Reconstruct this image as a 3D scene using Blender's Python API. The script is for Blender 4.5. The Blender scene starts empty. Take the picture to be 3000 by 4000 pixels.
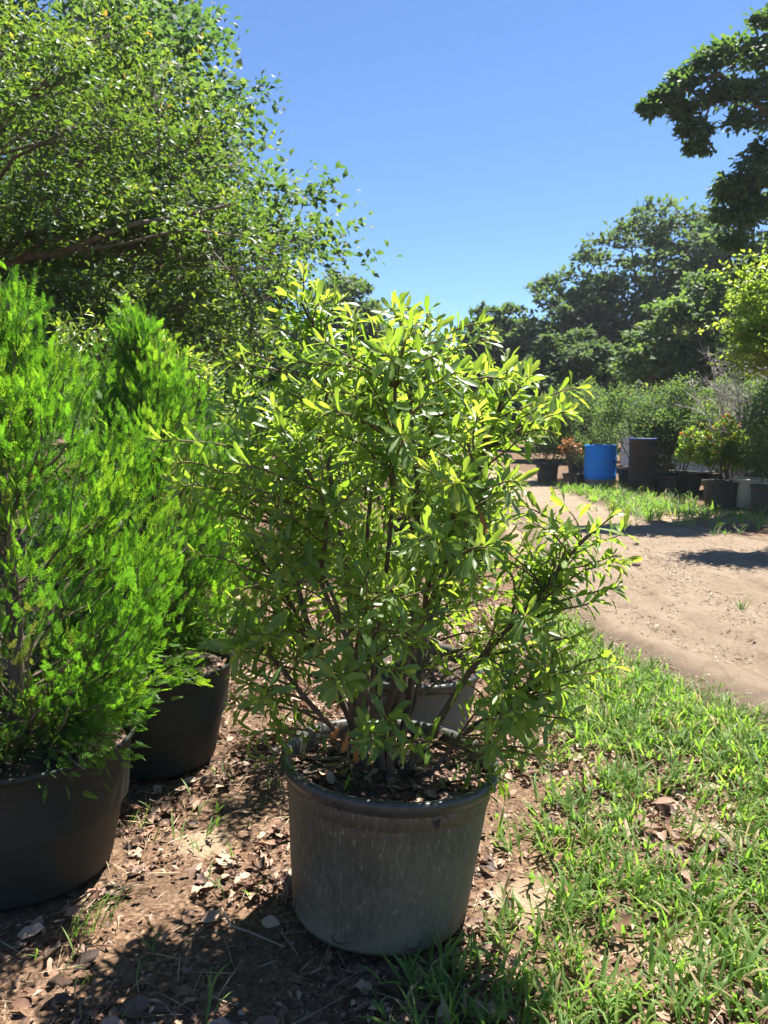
import bpy, math, random
import numpy as np
from mathutils import Matrix, Vector

SEED = 11
rg = np.random.default_rng(SEED)
random.seed(SEED)
scene = bpy.context.scene
COL = scene.collection

# ------------------------------------------------------------------ camera, sky, sun, exposure
EYE = np.array([0.0, 0.0, 1.55])
PITCH = math.radians(7.5)
cam_data = bpy.data.cameras.new("camera")
cam = bpy.data.objects.new("camera", cam_data)
COL.objects.link(cam)
cam.location = EYE
cam.rotation_euler = (math.radians(90) - PITCH, 0, 0)
cam_data.sensor_fit = 'VERTICAL'
cam_data.sensor_height = 36.0
cam_data.lens = 26.7
cam_data.clip_start = 0.05
cam_data.clip_end = 2000
cam_data.dof.use_dof = True
cam_data.dof.focus_distance = 2.3
cam_data.dof.aperture_fstop = 8.0
scene.camera = cam

SUN_EL, SUN_AZ = math.radians(66.5), math.radians(38)     # azimuth clockwise from +Y
world = bpy.data.worlds.new("World")
scene.world = world
world.use_nodes = True
wn = world.node_tree
sky = wn.nodes.new("ShaderNodeTexSky")
sky.sky_type = 'NISHITA'
sky.sun_disc = False
sky.sun_elevation = SUN_EL
sky.sun_rotation = SUN_AZ
sky.air_density = 0.85
sky.dust_density = 0.0
sky.ozone_density = 10.0
bg = wn.nodes["Background"]
bg.inputs[1].default_value = 0.054
wn.links.new(sky.outputs[0], bg.inputs[0])

sun_data = bpy.data.lights.new("sun", 'SUN')
sun_data.energy = 5.0
sun_data.angle = math.radians(0.53)
sun_data.color = (1.0, 0.95, 0.86)
sun = bpy.data.objects.new("sun", sun_data)
COL.objects.link(sun)
sdir = Vector((math.sin(SUN_AZ) * math.cos(SUN_EL), math.cos(SUN_AZ) * math.cos(SUN_EL), math.sin(SUN_EL)))
sun.rotation_euler = sdir.to_track_quat('Z', 'Y').to_euler()
sun.location = (6, 8, 14)

scene.view_settings.view_transform = 'Standard'
scene.view_settings.look = 'None'
scene.view_settings.gamma = 1.0
scene.view_settings.exposure = 1.85
scene.view_settings.use_curve_mapping = False
scene.render.engine = 'CYCLES'
scene.cycles.max_bounces = 7
scene.cycles.diffuse_bounces = 4
scene.cycles.glossy_bounces = 2
scene.cycles.transmission_bounces = 5
scene.cycles.sample_clamp_indirect = 6.0
scene.cycles.use_denoising = True

# ------------------------------------------------------------------ helpers
def norm(v):
    v = np.asarray(v, float)
    return v / np.maximum(np.linalg.norm(v, axis=-1, keepdims=True), 1e-9)

def frames(d, n):
    y = norm(d)
    z = n - (n * y).sum(-1, keepdims=True) * y
    z = norm(z)
    x = np.cross(y, z)
    return np.stack([x, y, z], axis=-1)

class MB:
    def __init__(self):
        self.v, self.f, self.r, self.m, self.n = [], [], [], [], 0
    def add(self, V, F, rnd=0.5, mat=0):
        V = np.asarray(V, float)
        self.v.append(V)
        self.r.append(np.broadcast_to(np.asarray(rnd, float), (len(V),)))
        for A in (F if isinstance(F, (list, tuple)) else [F]):
            A = np.asarray(A, np.int64)
            if len(A):
                self.f.append(A + self.n)
                self.m.append(np.full(len(A), mat, np.int32))
        self.n += len(V)
    def inst(self, tpl, P, Fr, S, rnd, mat=0):
        V, F = tpl[:2]
        voff = tpl[2] if len(tpl) > 2 else np.zeros(len(V))
        P = np.asarray(P, float)
        N = len(P)
        if N == 0:
            return
        S = np.asarray(S, float)
        if S.ndim == 1:
            S = np.repeat(S[:, None], 3, axis=1)
        W = P[:, None, :] + np.einsum('nij,nvj->nvi', Fr, V[None] * S[:, None, :])
        off = (np.arange(N) * len(V))[:, None, None]
        Fs = [(A[None] + off).reshape(-1, A.shape[1]) for A in F]
        self.add(W.reshape(-1, 3), Fs, np.clip(np.asarray(rnd, float)[:, None] + voff[None], 0, .97 if len(tpl) > 2 else 1).ravel(), mat)
    def tube(self, pts, rad, sides=6, rnd=0.5, mat=0, cap=True):
        pts = np.asarray(pts, float)
        k = len(pts)
        rad = np.broadcast_to(np.asarray(rad, float), (k,))
        T = norm(np.gradient(pts, axis=0))
        ref = np.array([0.31, 0.87, 0.11]) if abs(T[0] @ norm([0.31, 0.87, 0.11])) < 0.9 else np.array([1.0, 0.0, 0.0])
        u = norm(np.cross(T, ref))
        w = np.cross(T, u)
        a = np.linspace(0, 2 * math.pi, sides, endpoint=False)
        V = pts[:, None] + rad[:, None, None] * (np.cos(a)[None, :, None] * u[:, None] + np.sin(a)[None, :, None] * w[:, None])
        V = V.reshape(-1, 3)
        i = np.arange(k - 1)[:, None] * sides
        j = np.arange(sides)[None]
        j2 = (j + 1) % sides
        F = np.stack([i + j, i + j2, i + sides + j2, i + sides + j], axis=-1).reshape(-1, 4)
        self.add(V, F, rnd, mat)
        if cap:
            self.f.append(np.array([list(range((k - 1) * sides, k * sides))]) + self.n - len(V))
            self.m.append(np.full(1, mat, np.int32))
    def lathe(self, prof, seg=48, rnd=0.5, mat=0, wob=None):
        prof = np.asarray(prof, float)
        a = np.linspace(0, 2 * math.pi, seg, endpoint=False)
        k = len(prof)
        r = np.repeat(prof[:, 0][:, None], seg, 1)
        z = np.repeat(prof[:, 1][:, None], seg, 1)
        if wob is not None:
            r = r * (1 + wob(a[None, :], z))
        V = np.stack([r * np.cos(a), r * np.sin(a), z], -1).reshape(-1, 3)
        i = np.arange(k - 1)[:, None] * seg
        j = np.arange(seg)[None]
        j2 = (j + 1) % seg
        F = np.stack([i + j, i + j2, i + seg + j2, i + seg + j], -1).reshape(-1, 4)
        self.add(V, F, rnd, mat)
    def build(self, name, mats, parent=None, smooth=False, loc=None):
        if not isinstance(mats, (list, tuple)):
            mats = [mats]
        V = np.concatenate(self.v)
        if loc is not None:
            V = V - np.asarray(loc, float)
        me = bpy.data.meshes.new(name)
        me.vertices.add(len(V))
        me.vertices.foreach_set("co", V.astype(np.float32).ravel())
        lt = np.concatenate([np.full(len(A), A.shape[1], np.int32) for A in self.f])
        li = np.concatenate([A.ravel() for A in self.f]).astype(np.int32)
        me.loops.add(len(li))
        me.loops.foreach_set("vertex_index", li)
        me.polygons.add(len(lt))
        me.polygons.foreach_set("loop_start", np.concatenate([[0], np.cumsum(lt)[:-1]]).astype(np.int32))
        me.polygons.foreach_set("material_index", np.concatenate(self.m).astype(np.int32))
        me.polygons.foreach_set("use_smooth", np.full(len(lt), smooth, bool))
        at = me.attributes.new("rnd", 'FLOAT', 'POINT')
        at.data.foreach_set("value", np.concatenate(self.r).astype(np.float32))
        for m in mats:
            me.materials.append(m)
        me.update(calc_edges=True)
        o = bpy.data.objects.new(name, me)
        COL.objects.link(o)
        if parent is not None:
            o.parent = parent
        return o

def empty(name, loc):
    o = bpy.data.objects.new(name, None)
    COL.objects.link(o)
    o.location = loc
    o.empty_display_size = 0.1
    return o

def tag(o, label=None, cat=None, group=None, kind=None):
    for k, v in (("label", label), ("category", cat), ("group", group), ("kind", kind)):
        if v:
            o[k] = v
    return o

def bez(a, b, c, k=8):
    t = np.linspace(0, 1, k)[:, None]
    return (1 - t) ** 2 * a + 2 * t * (1 - t) * b + t ** 2 * c

def wiggle(pts, amp):
    k = len(pts)
    c = rg.normal(0, 1, (4, 3)) * amp * 1.6
    t = np.linspace(0, 1, k)
    n = sum(c[j][None] * np.sin(math.pi * t * (j + 1))[:, None] / (1 + .6 * j) for j in range(4))
    return pts + n

def vnoise(x, y, s=1.0, seed=0):
    """cheap smooth value noise in 0..1"""
    x = np.asarray(x, float) * s + 37.3 * seed + 1000
    y = np.asarray(y, float) * s + 17.9 * seed + 1000
    xi, yi = np.floor(x).astype(np.int64), np.floor(y).astype(np.int64)
    fx, fy = x - xi, y - yi
    fx, fy = fx * fx * (3 - 2 * fx), fy * fy * (3 - 2 * fy)
    def h(a, b):
        q = (a * 374761393 + b * 668265263 + seed * 1442695) & 0x7fffffff
        q = ((q ^ (q >> 13)) * 1274126177) & 0x7fffffff
        return ((q ^ (q >> 16)) & 0xffff) / 65535.0
    return (h(xi, yi) * (1 - fx) + h(xi + 1, yi) * fx) * (1 - fy) + (h(xi, yi + 1) * (1 - fx) + h(xi + 1, yi + 1) * fx) * fy

def in_poly(x, y, poly):
    x, y = np.asarray(x), np.asarray(y)
    c = np.zeros(x.shape, bool)
    n = len(poly)
    for i in range(n):
        x0, y0 = poly[i]
        x1, y1 = poly[(i + 1) % n]
        k = ((y0 > y) != (y1 > y)) & (x < (x1 - x0) * (y - y0) / (y1 - y0 + 1e-12) + x0)
        c ^= k
    return c

# ------------------------------------------------------------------ materials
def newmat(name):
    m = bpy.data.materials.new(name)
    m.use_nodes = True
    nt = m.node_tree
    nt.nodes.clear()
    return m, nt, nt.nodes.new, nt.links.new

def ramp(nt, stops, fac=None):
    n = nt.nodes.new("ShaderNodeValToRGB")
    e = n.color_ramp.elements
    while len(e) < len(stops):
        e.new(0.5)
    for s, (p, c) in zip(e, stops):
        s.position = p
        s.color = (*c, 1)
    if fac is not None:
        nt.links.new(fac, n.inputs[0])
    return n.outputs[0]

def noise(nt, scale, detail=3, vec=None, rough=0.55):
    n = nt.nodes.new("ShaderNodeTexNoise")
    n.inputs["Scale"].default_value = scale
    n.inputs["Detail"].default_value = detail
    n.inputs["Roughness"].default_value = rough
    if vec is not None:
        nt.links.new(vec, n.inputs["Vector"])
    return n.outputs["Fac"]

def coords(nt, scale=(1, 1, 1), kind="Object"):
    t = nt.nodes.new("ShaderNodeTexCoord")
    m = nt.nodes.new("ShaderNodeMapping")
    m.inputs["Scale"].default_value = scale
    nt.links.new(t.outputs[kind], m.inputs[0])
    return m.outputs[0]

def mix(nt, fac, a, b, blend='MIX'):
    n = nt.nodes.new("ShaderNodeMix")
    n.data_type = 'RGBA'
    n.blend_type = blend
    for s, v in ((0, fac), (6, a), (7, b)):
        if isinstance(v, (int, float)):
            n.inputs[s].default_value = v
        elif isinstance(v, tuple):
            n.inputs[s].default_value = (*v, 1)
        else:
            nt.links.new(v, n.inputs[s])
    return n.outputs[2]

def maprange(nt, v, a, b, c=0.0, d=1.0):
    n = nt.nodes.new("ShaderNodeMapRange")
    nt.links.new(v, n.inputs[0])
    for i, x in enumerate((a, b, c, d)):
        n.inputs[i + 1].default_value = x
    return n.outputs[0]

def bump(nt, h, strength, dist):
    n = nt.nodes.new("ShaderNodeBump")
    n.inputs["Strength"].default_value = strength
    n.inputs["Distance"].default_value = dist
    nt.links.new(h, n.inputs["Height"])
    return n.outputs[0]

def rnd_attr(nt):
    a = nt.nodes.new("ShaderNodeAttribute")
    a.attribute_name = "rnd"
    return a.outputs["Fac"]

def leaf_mat(name, stops, trans_stops, trans=0.45, rough=0.4, spec=0.5, vein=0.0, tint=1.0):
    m, nt, N, L = newmat(name)
    r = rnd_attr(nt)
    col = ramp(nt, stops, r)
    tr = ramp(nt, [(p_, (c_[0] * tint, c_[1], c_[2])) for p_, c_ in trans_stops], r)
    nz = noise(nt, 60.0 if vein else 9.0, 2, coords(nt))
    v = maprange(nt, nz, 0.3, 0.7, 0.78, 1.18)
    hs = N("ShaderNodeHueSaturation")
    L(col, hs.inputs["Color"])
    L(v, hs.inputs["Value"])
    p = N("ShaderNodeBsdfPrincipled")
    L(hs.outputs[0], p.inputs["Base Color"])
    p.inputs["Roughness"].default_value = rough
    p.inputs["Specular IOR Level"].default_value = spec
    t = N("ShaderNodeBsdfTranslucent")
    L(tr, t.inputs[0])
    mx = N("ShaderNodeMixShader")
    mx.inputs[0].default_value = trans
    L(p.outputs[0], mx.inputs[1])
    L(t.outputs[0], mx.inputs[2])
    o = N("ShaderNodeOutputMaterial")
    L(mx.outputs[0], o.inputs[0])
    return m

M = {}
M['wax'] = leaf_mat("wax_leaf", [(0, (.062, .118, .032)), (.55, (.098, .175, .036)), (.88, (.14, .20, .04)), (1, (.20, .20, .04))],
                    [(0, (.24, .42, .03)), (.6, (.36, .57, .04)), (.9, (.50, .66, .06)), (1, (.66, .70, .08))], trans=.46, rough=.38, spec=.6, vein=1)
M['dead'] = leaf_mat("dead_leaf", [(0, (.16, .06, .02)), (1, (.36, .17, .06))], [(0, (.3, .12, .03)), (1, (.5, .25, .08))], trans=.3, rough=.6)
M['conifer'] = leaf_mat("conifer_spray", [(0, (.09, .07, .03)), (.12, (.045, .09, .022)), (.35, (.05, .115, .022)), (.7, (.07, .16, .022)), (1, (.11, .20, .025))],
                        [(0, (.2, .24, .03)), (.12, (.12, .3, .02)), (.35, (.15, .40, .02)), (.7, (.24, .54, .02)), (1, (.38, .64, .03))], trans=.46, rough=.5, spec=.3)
M['crape'] = leaf_mat("crape_leaf", [(0, (.03, .065, .024)), (.6, (.048, .098, .028)), (.92, (.08, .13, .03)), (1, (.2, .12, .03))],
                      [(0, (.08, .18, .02)), (.6, (.20, .34, .03)), (.92, (.44, .54, .05)), (1, (.6, .4, .06))], trans=.36, rough=.5, spec=.35)
M['oak'] = leaf_mat("oak_leaf", [(0, (.035, .065, .032)), (.6, (.055, .095, .042)), (1, (.08, .125, .045))],
                    [(0, (.09, .19, .04)), (.6, (.16, .30, .05)), (1, (.28, .42, .06))], trans=.36, rough=.6, spec=.25)
M['far'] = leaf_mat("far_leaf", [(0, (.035, .06, .035)), (.6, (.055, .09, .045)), (1, (.08, .125, .05))],
                    [(0, (.10, .18, .05)), (.6, (.17, .28, .06)), (1, (.26, .38, .08))], trans=.36, rough=.65, spec=.2)
M['lime'] = leaf_mat("lime_leaf", [(0, (.05, .11, .02)), (.6, (.085, .16, .025)), (1, (.14, .20, .03))],
                     [(0, (.24, .42, .03)), (.6, (.42, .58, .05)), (1, (.6, .68, .08))], trans=.46, rough=.4, spec=.45)
M['myrtle'] = leaf_mat("myrtle_leaf", [(0, (.04, .075, .035)), (.6, (.06, .11, .04)), (.93, (.10, .15, .05)), (1, (.26, .16, .06))],
                       [(0, (.12, .24, .05)), (.6, (.22, .36, .06)), (.93, (.36, .48, .08)), (1, (.6, .4, .1))], trans=.38, rough=.6, spec=.25)
M['redtip'] = leaf_mat("redtip_leaf", [(0, (.05, .12, .02)), (.62, (.09, .17, .025)), (.74, (.30, .09, .03)), (1, (.45, .06, .05))],
                       [(0, (.24, .42, .03)), (.62, (.42, .58, .05)), (.74, (.65, .25, .05)), (1, (.75, .13, .08))], trans=.45, rough=.4)
M['grass'] = leaf_mat("grass_blade", [(0, (.06, .115, .03)), (.6, (.095, .165, .04)), (.93, (.14, .20, .05)), (1, (.30, .25, .13))],
                      [(0, (.17, .36, .03)), (.6, (.30, .54, .05)), (.93, (.44, .62, .08)), (1, (.5, .42, .2))], trans=.42, rough=.52, spec=.3)
M['litter'] = leaf_mat("fallen_leaf", [(0, (.04, .023, .016)), (.3, (.115, .06, .04)), (.55, (.205, .118, .08)), (.8, (.31, .20, .14)), (1, (.45, .33, .235))],
                       [(0, (.08, .03, .015)), (.5, (.25, .12, .06)), (1, (.5, .32, .2))], trans=.12, rough=.6, spec=.35)
M['straw'] = leaf_mat("straw", [(0, (.20, .13, .08)), (1, (.50, .39, .25))], [(0, (.2, .14, .08)), (1, (.4, .3, .2))], trans=.1, rough=.6)

def bark(name, c0, c1, sc=30):
    m, nt, N, L = newmat(name)
    nz = noise(nt, sc, 5, coords(nt, (1, 1, .25)))
    p = N("ShaderNodeBsdfPrincipled")
    L(ramp(nt, [(.3, c0), (.7, c1)], nz), p.inputs["Base Color"])
    p.inputs["Roughness"].default_value = .85
    L(bump(nt, nz, .6, .01), p.inputs["Normal"])
    o = N("ShaderNodeOutputMaterial")
    L(p.outputs[0], o.inputs[0])
    return m
M['bark'] = bark("bark", (.07, .05, .035), (.19, .145, .11))
M['stem'] = bark("stem_bark", (.05, .036, .024), (.14, .10, .07), 60)
M['twig'] = bark("young_twig", (.07, .052, .024), (.17, .12, .055), 80)
M['red_twig'] = bark("reddish_twig", (.10, .045, .03), (.24, .12, .08), 60)
M['grey_twig'] = bark("grey_twig", (.20, .18, .16), (.42, .38, .35), 30)

def pot_mat(name, base, dust, amount, streak=(14, 14, 1.6)):
    m, nt, N, L = newmat(name)
    n1 = noise(nt, 5.0, 6, coords(nt, streak), .75)
    n2 = noise(nt, 95.0, 4, coords(nt, (1, 1, .38)), .7)
    n3 = noise(nt, 2.2, 3, coords(nt))
    a = mix(nt, .5, n1, n2)
    f = maprange(nt, mix(nt, .45, a, n3), .43, .62, 0, amount)
    sp = maprange(nt, n2, .60, .74, 0, amount * 1.2)
    col = mix(nt, f, base, dust)
    col = mix(nt, sp, col, tuple(min(1, c * 1.7) for c in dust))
    zc = N('ShaderNodeSeparateXYZ'); L(coords(nt), zc.inputs[0])
    za = N('ShaderNodeMath'); za.operation = 'MULTIPLY_ADD'; L(noise(nt, 14, 5, coords(nt)), za.inputs[0]); za.inputs[1].default_value = -.22; L(zc.outputs[2], za.inputs[2])
    col = mix(nt, maprange(nt, za.outputs[0], -.09, -.02, amount * .7, 0), col, tuple(min(1, q * 1.15) for q in dust))
    p = N("ShaderNodeBsdfPrincipled")
    L(col, p.inputs["Base Color"])
    L(maprange(nt, f, 0, 1, .5, .85), p.inputs["Roughness"])
    p.inputs['Specular IOR Level'].default_value = .3
    L(bump(nt, n2, .25, .002), p.inputs["Normal"])
    o = N("ShaderNodeOutputMaterial")
    L(p.outputs[0], o.inputs[0])
    return m
M['pot'] = pot_mat("dusty_black_plastic", (.068, .062, .042), (.185, .162, .11), .85)
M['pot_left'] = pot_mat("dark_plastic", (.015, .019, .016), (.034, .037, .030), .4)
M['pot_grey'] = pot_mat("grey_plastic", (.075, .08, .08), (.15, .145, .13), .6)
M['pot_far'] = pot_mat("brown_dusty_plastic", (.045, .04, .036), (.15, .125, .10), .7)
M['pot_white'] = pot_mat("cream_plastic", (.55, .50, .40), (.40, .33, .24), .4)

def plain(name, c, rough=.6, var=.25, sc=12, spec=.5):
    m, nt, N, L = newmat(name)
    nz = noise(nt, sc, 4, coords(nt))
    p = N("ShaderNodeBsdfPrincipled")
    L(ramp(nt, [(.3, tuple(x * (1 - var) for x in c)), (.7, tuple(min(1, x * (1 + var)) for x in c))], nz), p.inputs["Base Color"])
    p.inputs["Roughness"].default_value = rough
    p.inputs["Specular IOR Level"].default_value = spec
    L(bump(nt, nz, .2, .004), p.inputs["Normal"])
    o = N("ShaderNodeOutputMaterial")
    L(p.outputs[0], o.inputs[0])
    return m
M['rim'] = plain("black_rim_plastic", (.05, .05, .043), .42, .4, 40, .4)
M['soil'] = plain("potting_soil", (.06, .042, .03), .95, .5, 55)
M['poly'] = plain("white_poly_film", (.62, .63, .64), .4, .08, 3)
M['steel'] = plain("galvanised_hoop", (.4, .4, .4), .4, .1, 20)
M['stone'] = plain("road_stone", (.16, .12, .09), .9, .35, 25)

# barrel: blue plastic with a band of dried mud near the ground
m, nt, N, L = newmat("blue_barrel_plastic")
co = coords(nt)
sx = N("ShaderNodeSeparateXYZ"); L(co, sx.inputs[0])
nz = noise(nt, 6, 5, co)
add = N("ShaderNodeMath"); add.operation = 'MULTIPLY_ADD'
L(nz, add.inputs[0]); add.inputs[1].default_value = .05; L(sx.outputs[2], add.inputs[2])
fac = maprange(nt, add.outputs[0], .225, .245, 1, 0)
streaks = maprange(nt, noise(nt, 6, 5, coords(nt, (5, 5, .5))), .45, .75, 0, .3)
c = mix(nt, streaks, (.005, .22, .80), (.03, .27, .74))
c = mix(nt, fac, c, (.16, .17, .19))
p = N("ShaderNodeBsdfPrincipled"); L(c, p.inputs["Base Color"]); L(maprange(nt, fac, 0, 1, .5, .8), p.inputs["Roughness"]); p.inputs["Specular IOR Level"].default_value = .25
o = N("ShaderNodeOutputMaterial"); L(p.outputs[0], o.inputs[0])
M['blue'] = m

# ground: soil, crumbs of dead leaf and sandy spots ("rnd" holds how sandy the spot is)
m, nt, N, L = newmat("leaf_litter_soil")
co = coords(nt)
vo = N("ShaderNodeTexVoronoi"); vo.inputs["Scale"].default_value = 85; L(co, vo.inputs["Vector"])
flake = ramp(nt, [(0, (.03, .019, .012)), (.35, (.085, .05, .031)), (.7, (.15, .092, .058)), (1, (.25, .17, .11))], vo.outputs["Color"])
n1 = noise(nt, 22, 6, co)
soil = ramp(nt, [(.3, (.055, .035, .023)), (.7, (.13, .086, .057))], n1)
lit = mix(nt, maprange(nt, noise(nt, 3.5, 4, co), .35, .55, .35, .95), soil, flake)
n2 = noise(nt, 120, 4, co)
sand = ramp(nt, [(.3, (.17, .12, .08)), (.7, (.26, .195, .135))], n2)
sf = N("ShaderNodeMath"); sf.operation = 'ADD'; L(rnd_attr(nt), sf.inputs[0]); L(maprange(nt, noise(nt, 4.5, 5, co), 0, 1, -.35, .35), sf.inputs[1])
col = mix(nt, maprange(nt, sf.outputs[0], .4, .6), lit, sand)
p = N("ShaderNodeBsdfPrincipled"); L(col, p.inputs["Base Color"]); p.inputs["Roughness"].default_value = .95
p.inputs["Specular IOR Level"].default_value = .15
hh = mix(nt, .5, vo.outputs["Distance"], n1)
L(bump(nt, hh, .8, .012), p.inputs["Normal"])
o = N("ShaderNodeOutputMaterial"); L(p.outputs[0], o.inputs[0])
M['ground'] = m

# road: pale pink sand, tyre scuffs, grit towards its edges ("rnd" holds how gritty the spot is)
m, nt, N, L = newmat("packed_sand")
co = coords(nt)
n1 = noise(nt, 1.3, 5, co)
n2 = noise(nt, 26, 5, coords(nt, (1, .35, 1)), .65)
n3 = noise(nt, 190, 3, co, .7)
c = ramp(nt, [(.3, (.24, .18, .127)), (.7, (.305, .236, .172))], n1)
c = mix(nt, maprange(nt, n2, .54, .70, 0, .6), c, (.14, .098, .068))
n4 = noise(nt, 7, 6, coords(nt, (1.6, .5, 1)), .7)
c = mix(nt, maprange(nt, n4, .52, .66, 0, .6), c, (.155, .11, .076))
grit = ramp(nt, [(.3, (.085, .06, .042)), (.55, (.18, .133, .095)), (.75, (.28, .22, .165))], n3)
gf = N("ShaderNodeMath"); gf.operation = 'ADD'; L(rnd_attr(nt), gf.inputs[0]); L(maprange(nt, noise(nt, 5, 4, co), 0, 1, -.25, .25), gf.inputs[1])
c = mix(nt, maprange(nt, gf.outputs[0], .35, .65), c, grit)
p = N("ShaderNodeBsdfPrincipled"); L(c, p.inputs["Base Color"]); p.inputs["Roughness"].default_value = .95
p.inputs["Specular IOR Level"].default_value = .15
hb = mix(nt, .4, mix(nt, .5, n2, n4), n3)
L(bump(nt, hb, 1.0, .045), p.inputs["Normal"])
o = N("ShaderNodeOutputMaterial"); L(p.outputs[0], o.inputs[0])
M['road'] = m

# ------------------------------------------------------------------ ground and road
ROAD_L = np.array([(7.0, -4), (4.6, -1), (3.0, 1.2), (2.25, 2.6), (1.83, 3.44), (1.6, 4.11), (1.38, 4.65), (1.32, 5.2), (1.41, 6.1), (1.62, 8.1), (1.84, 11.0), (2.0, 13.4), (1.9, 18), (.6, 25), (-1.5, 33)], float)
ROAD_R = np.array([(18, -4), (14, -1), (10.6, 2), (8.6, 4), (7.4, 5.4), (6.6, 6.4), (5.9, 7.3), (5.3, 8.2), (4.75, 9.1), (4.2, 10.2), (4.0, 11.4), (3.8, 13.1), (3.7, 17.5), (3.0, 25), (1.5, 33)], float)
def resample(P, k):
    s = np.linspace(0, len(P) - 1, k)
    i = np.minimum(s.astype(int), len(P) - 2)
    f = (s - i)[:, None]
    P0 = P[np.maximum(i - 1, 0)]; P1 = P[i]; P2 = P[i + 1]; P3 = P[np.minimum(i + 2, len(P) - 1)]
    return .5 * ((2 * P1) + (-P0 + P2) * f + (2 * P0 - 5 * P1 + 4 * P2 - P3) * f ** 2 + (-P0 + 3 * P1 - 3 * P2 + P3) * f ** 3)
RL, RR = resample(ROAD_L, 260), resample(ROAD_R, 260)
ROADPOLY = [tuple(q) for q in RL[::4]] + [tuple(q) for q in RR[::-4]]
def road_left_x(y):
    return np.interp(y, RL[:, 1], RL[:, 0])
def road_right_x(y):
    return np.interp(y, RR[:, 1], RR[:, 0])

g = np.sinh(np.linspace(-1, 1, 181) * 6.2)
g = g / g.max() * 320
gx, gy = np.meshgrid(g, g + 3.0)
gz = -.012 * vnoise(gx, gy, 2.2, 3) - .003
near_road = np.where(gx < road_left_x(gy), road_left_x(gy) - gx, np.maximum(0, gx - road_right_x(gy)))
sandy = np.clip(1 - near_road / .45, 0, 1) * .75
for (sx0, sy0, sr) in ((-.66, 2.62, .16), (.44, 2.25, .2), (.85, 2.0, .2), (1.3, 2.7, .25), (5.0, 11.2, 1.2), (3.8, 15, 1.5)):
    sandy = np.maximum(sandy, .75 * np.exp(-((gx - sx0) ** 2 + (gy - sy0) ** 2) / sr ** 2))
sandy = np.where(np.hypot(gx, gy) > 60, .2, sandy)
mb = MB()
n = len(g)
idx = np.arange(n * n).reshape(n, n)
F = np.stack([idx[:-1, :-1], idx[:-1, 1:], idx[1:, 1:], idx[1:, :-1]], -1).reshape(-1, 4)
mb.add(np.stack([gx, gy, gz], -1).reshape(-1, 3), F, sandy.ravel())
tag(mb.build("ground", M['ground'], smooth=True), kind="structure")

K, W = 520, 76
RLf, RRf = resample(ROAD_L, K), resample(ROAD_R, K)
t = np.linspace(0, 1, W)[None, :, None]
P = RLf[:, None] * (1 - t) + RRf[:, None] * t
wd = np.linalg.norm(RRf - RLf, axis=1)[:, None]
edge = np.minimum(t[..., 0], 1 - t[..., 0]) * wd
tw = np.repeat(t[..., 0], K, 0)
outn = norm(RLf - RRf)
wig = (vnoise(P[..., 0], P[..., 1], 2.2, 5) - .5) * .22 + (vnoise(P[..., 0], P[..., 1], 9, 8) - .5) * .08
sgn = np.where(tw < .5, 1, -1)
P = P + (outn[:, None] * (wig * np.clip(1 - edge / .4, 0, 1) * sgn)[..., None])
x, y = P[..., 0], P[..., 1]
off = (x - RLf[:, None, 0])
z = .004 + .008 * vnoise(x, y, 1.6, 1) + .007 * vnoise(x, y, 7, 2)
for c0, w0 in ((.62, .10), (.92, .08), (1.65, .13), (2.05, .09), (2.6, .1)):
    z = z - (.040 + .012 * np.sin(y * 21 + off * 9)) * np.clip(1.6 - y / 8, .15, 1) * np.exp(-((off - c0 - .12 * np.sin(y * .7)) / w0) ** 2) + .026 * np.clip(1.6 - y / 8, .1, 1) * np.exp(-((off - c0 - w0 * 1.7 - .12 * np.sin(y * .7)) / (w0 * .45)) ** 2)
z = np.maximum(z + .040 + (.02 * (vnoise(x, y, 4, 12) - .5) + .018 * (vnoise(x, y, 12, 13) - .5)) * np.clip(1.3 - y / 9, .1, 1), .004) * np.clip(edge / .25, .0, 1) + .0015
lip = .022 * np.exp(-((off - .34 - .05 * np.sin(y * 2)) / .05) ** 2) * (y < 7)
z = (z + lip) * np.clip(1.5 - y / 9, .3, 1) + .003
mb = MB()
idx = np.arange(K * W).reshape(K, W)
F = np.stack([idx[:-1, :-1], idx[:-1, 1:], idx[1:, 1:], idx[1:, :-1]], -1).reshape(-1, 4)
gritty = np.clip(1.05 - edge / .55, 0, 1)
mb.add(np.stack([x, y, z], -1).reshape(-1, 3), F, gritty.ravel())
tag(mb.build("dirt_road", M['road'], smooth=True), kind="structure")

# ------------------------------------------------------------------ leaf templates
def leaf_tpl(st, w, fold=.35, curl=.2, teeth=0.0, wave=0.0):
    st, w = np.asarray(st, float), np.asarray(w, float)
    k = len(st)
    V = []
    for i, (s, ww) in enumerate(zip(st, w)):
        tt = 1 + (teeth if i % 2 else -teeth) if 0 < i < k - 1 and s > .35 else 1
        zz = -curl * s * s
        wv = wave * math.sin(s * 9.0)
        V += [(0, s, zz), (-ww * tt, s + (.03 if i % 2 else 0) * (teeth > 0), zz + fold * ww + wv), (ww * tt, s + (.03 if i % 2 else 0) * (teeth > 0), zz + fold * ww - wv)]
    F = []
    for i in range(k - 1):
        a, b = 3 * i, 3 * i + 3
        F += [(a, b, b + 1, a + 1), (a + 2, b + 2, b, a)]
    return np.array(V), [np.array(F)]
WAX = [leaf_tpl([0, .2, .4, .56, .7, .86, 1], [.012, .044, .085, .115, .128, .092, .006], f, c, .09, wv)
       for f, c, wv in ((.35, .12, .01), (.2, .28, .02), (.5, .02, .015), (.15, .40, .03), (.3, -.12, .02), (.6, .25, .03))]
WAX = [(V_, F_, np.tile([.16, -.07, -.07], len(V_) // 3)) for V_, F_ in WAX]
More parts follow.
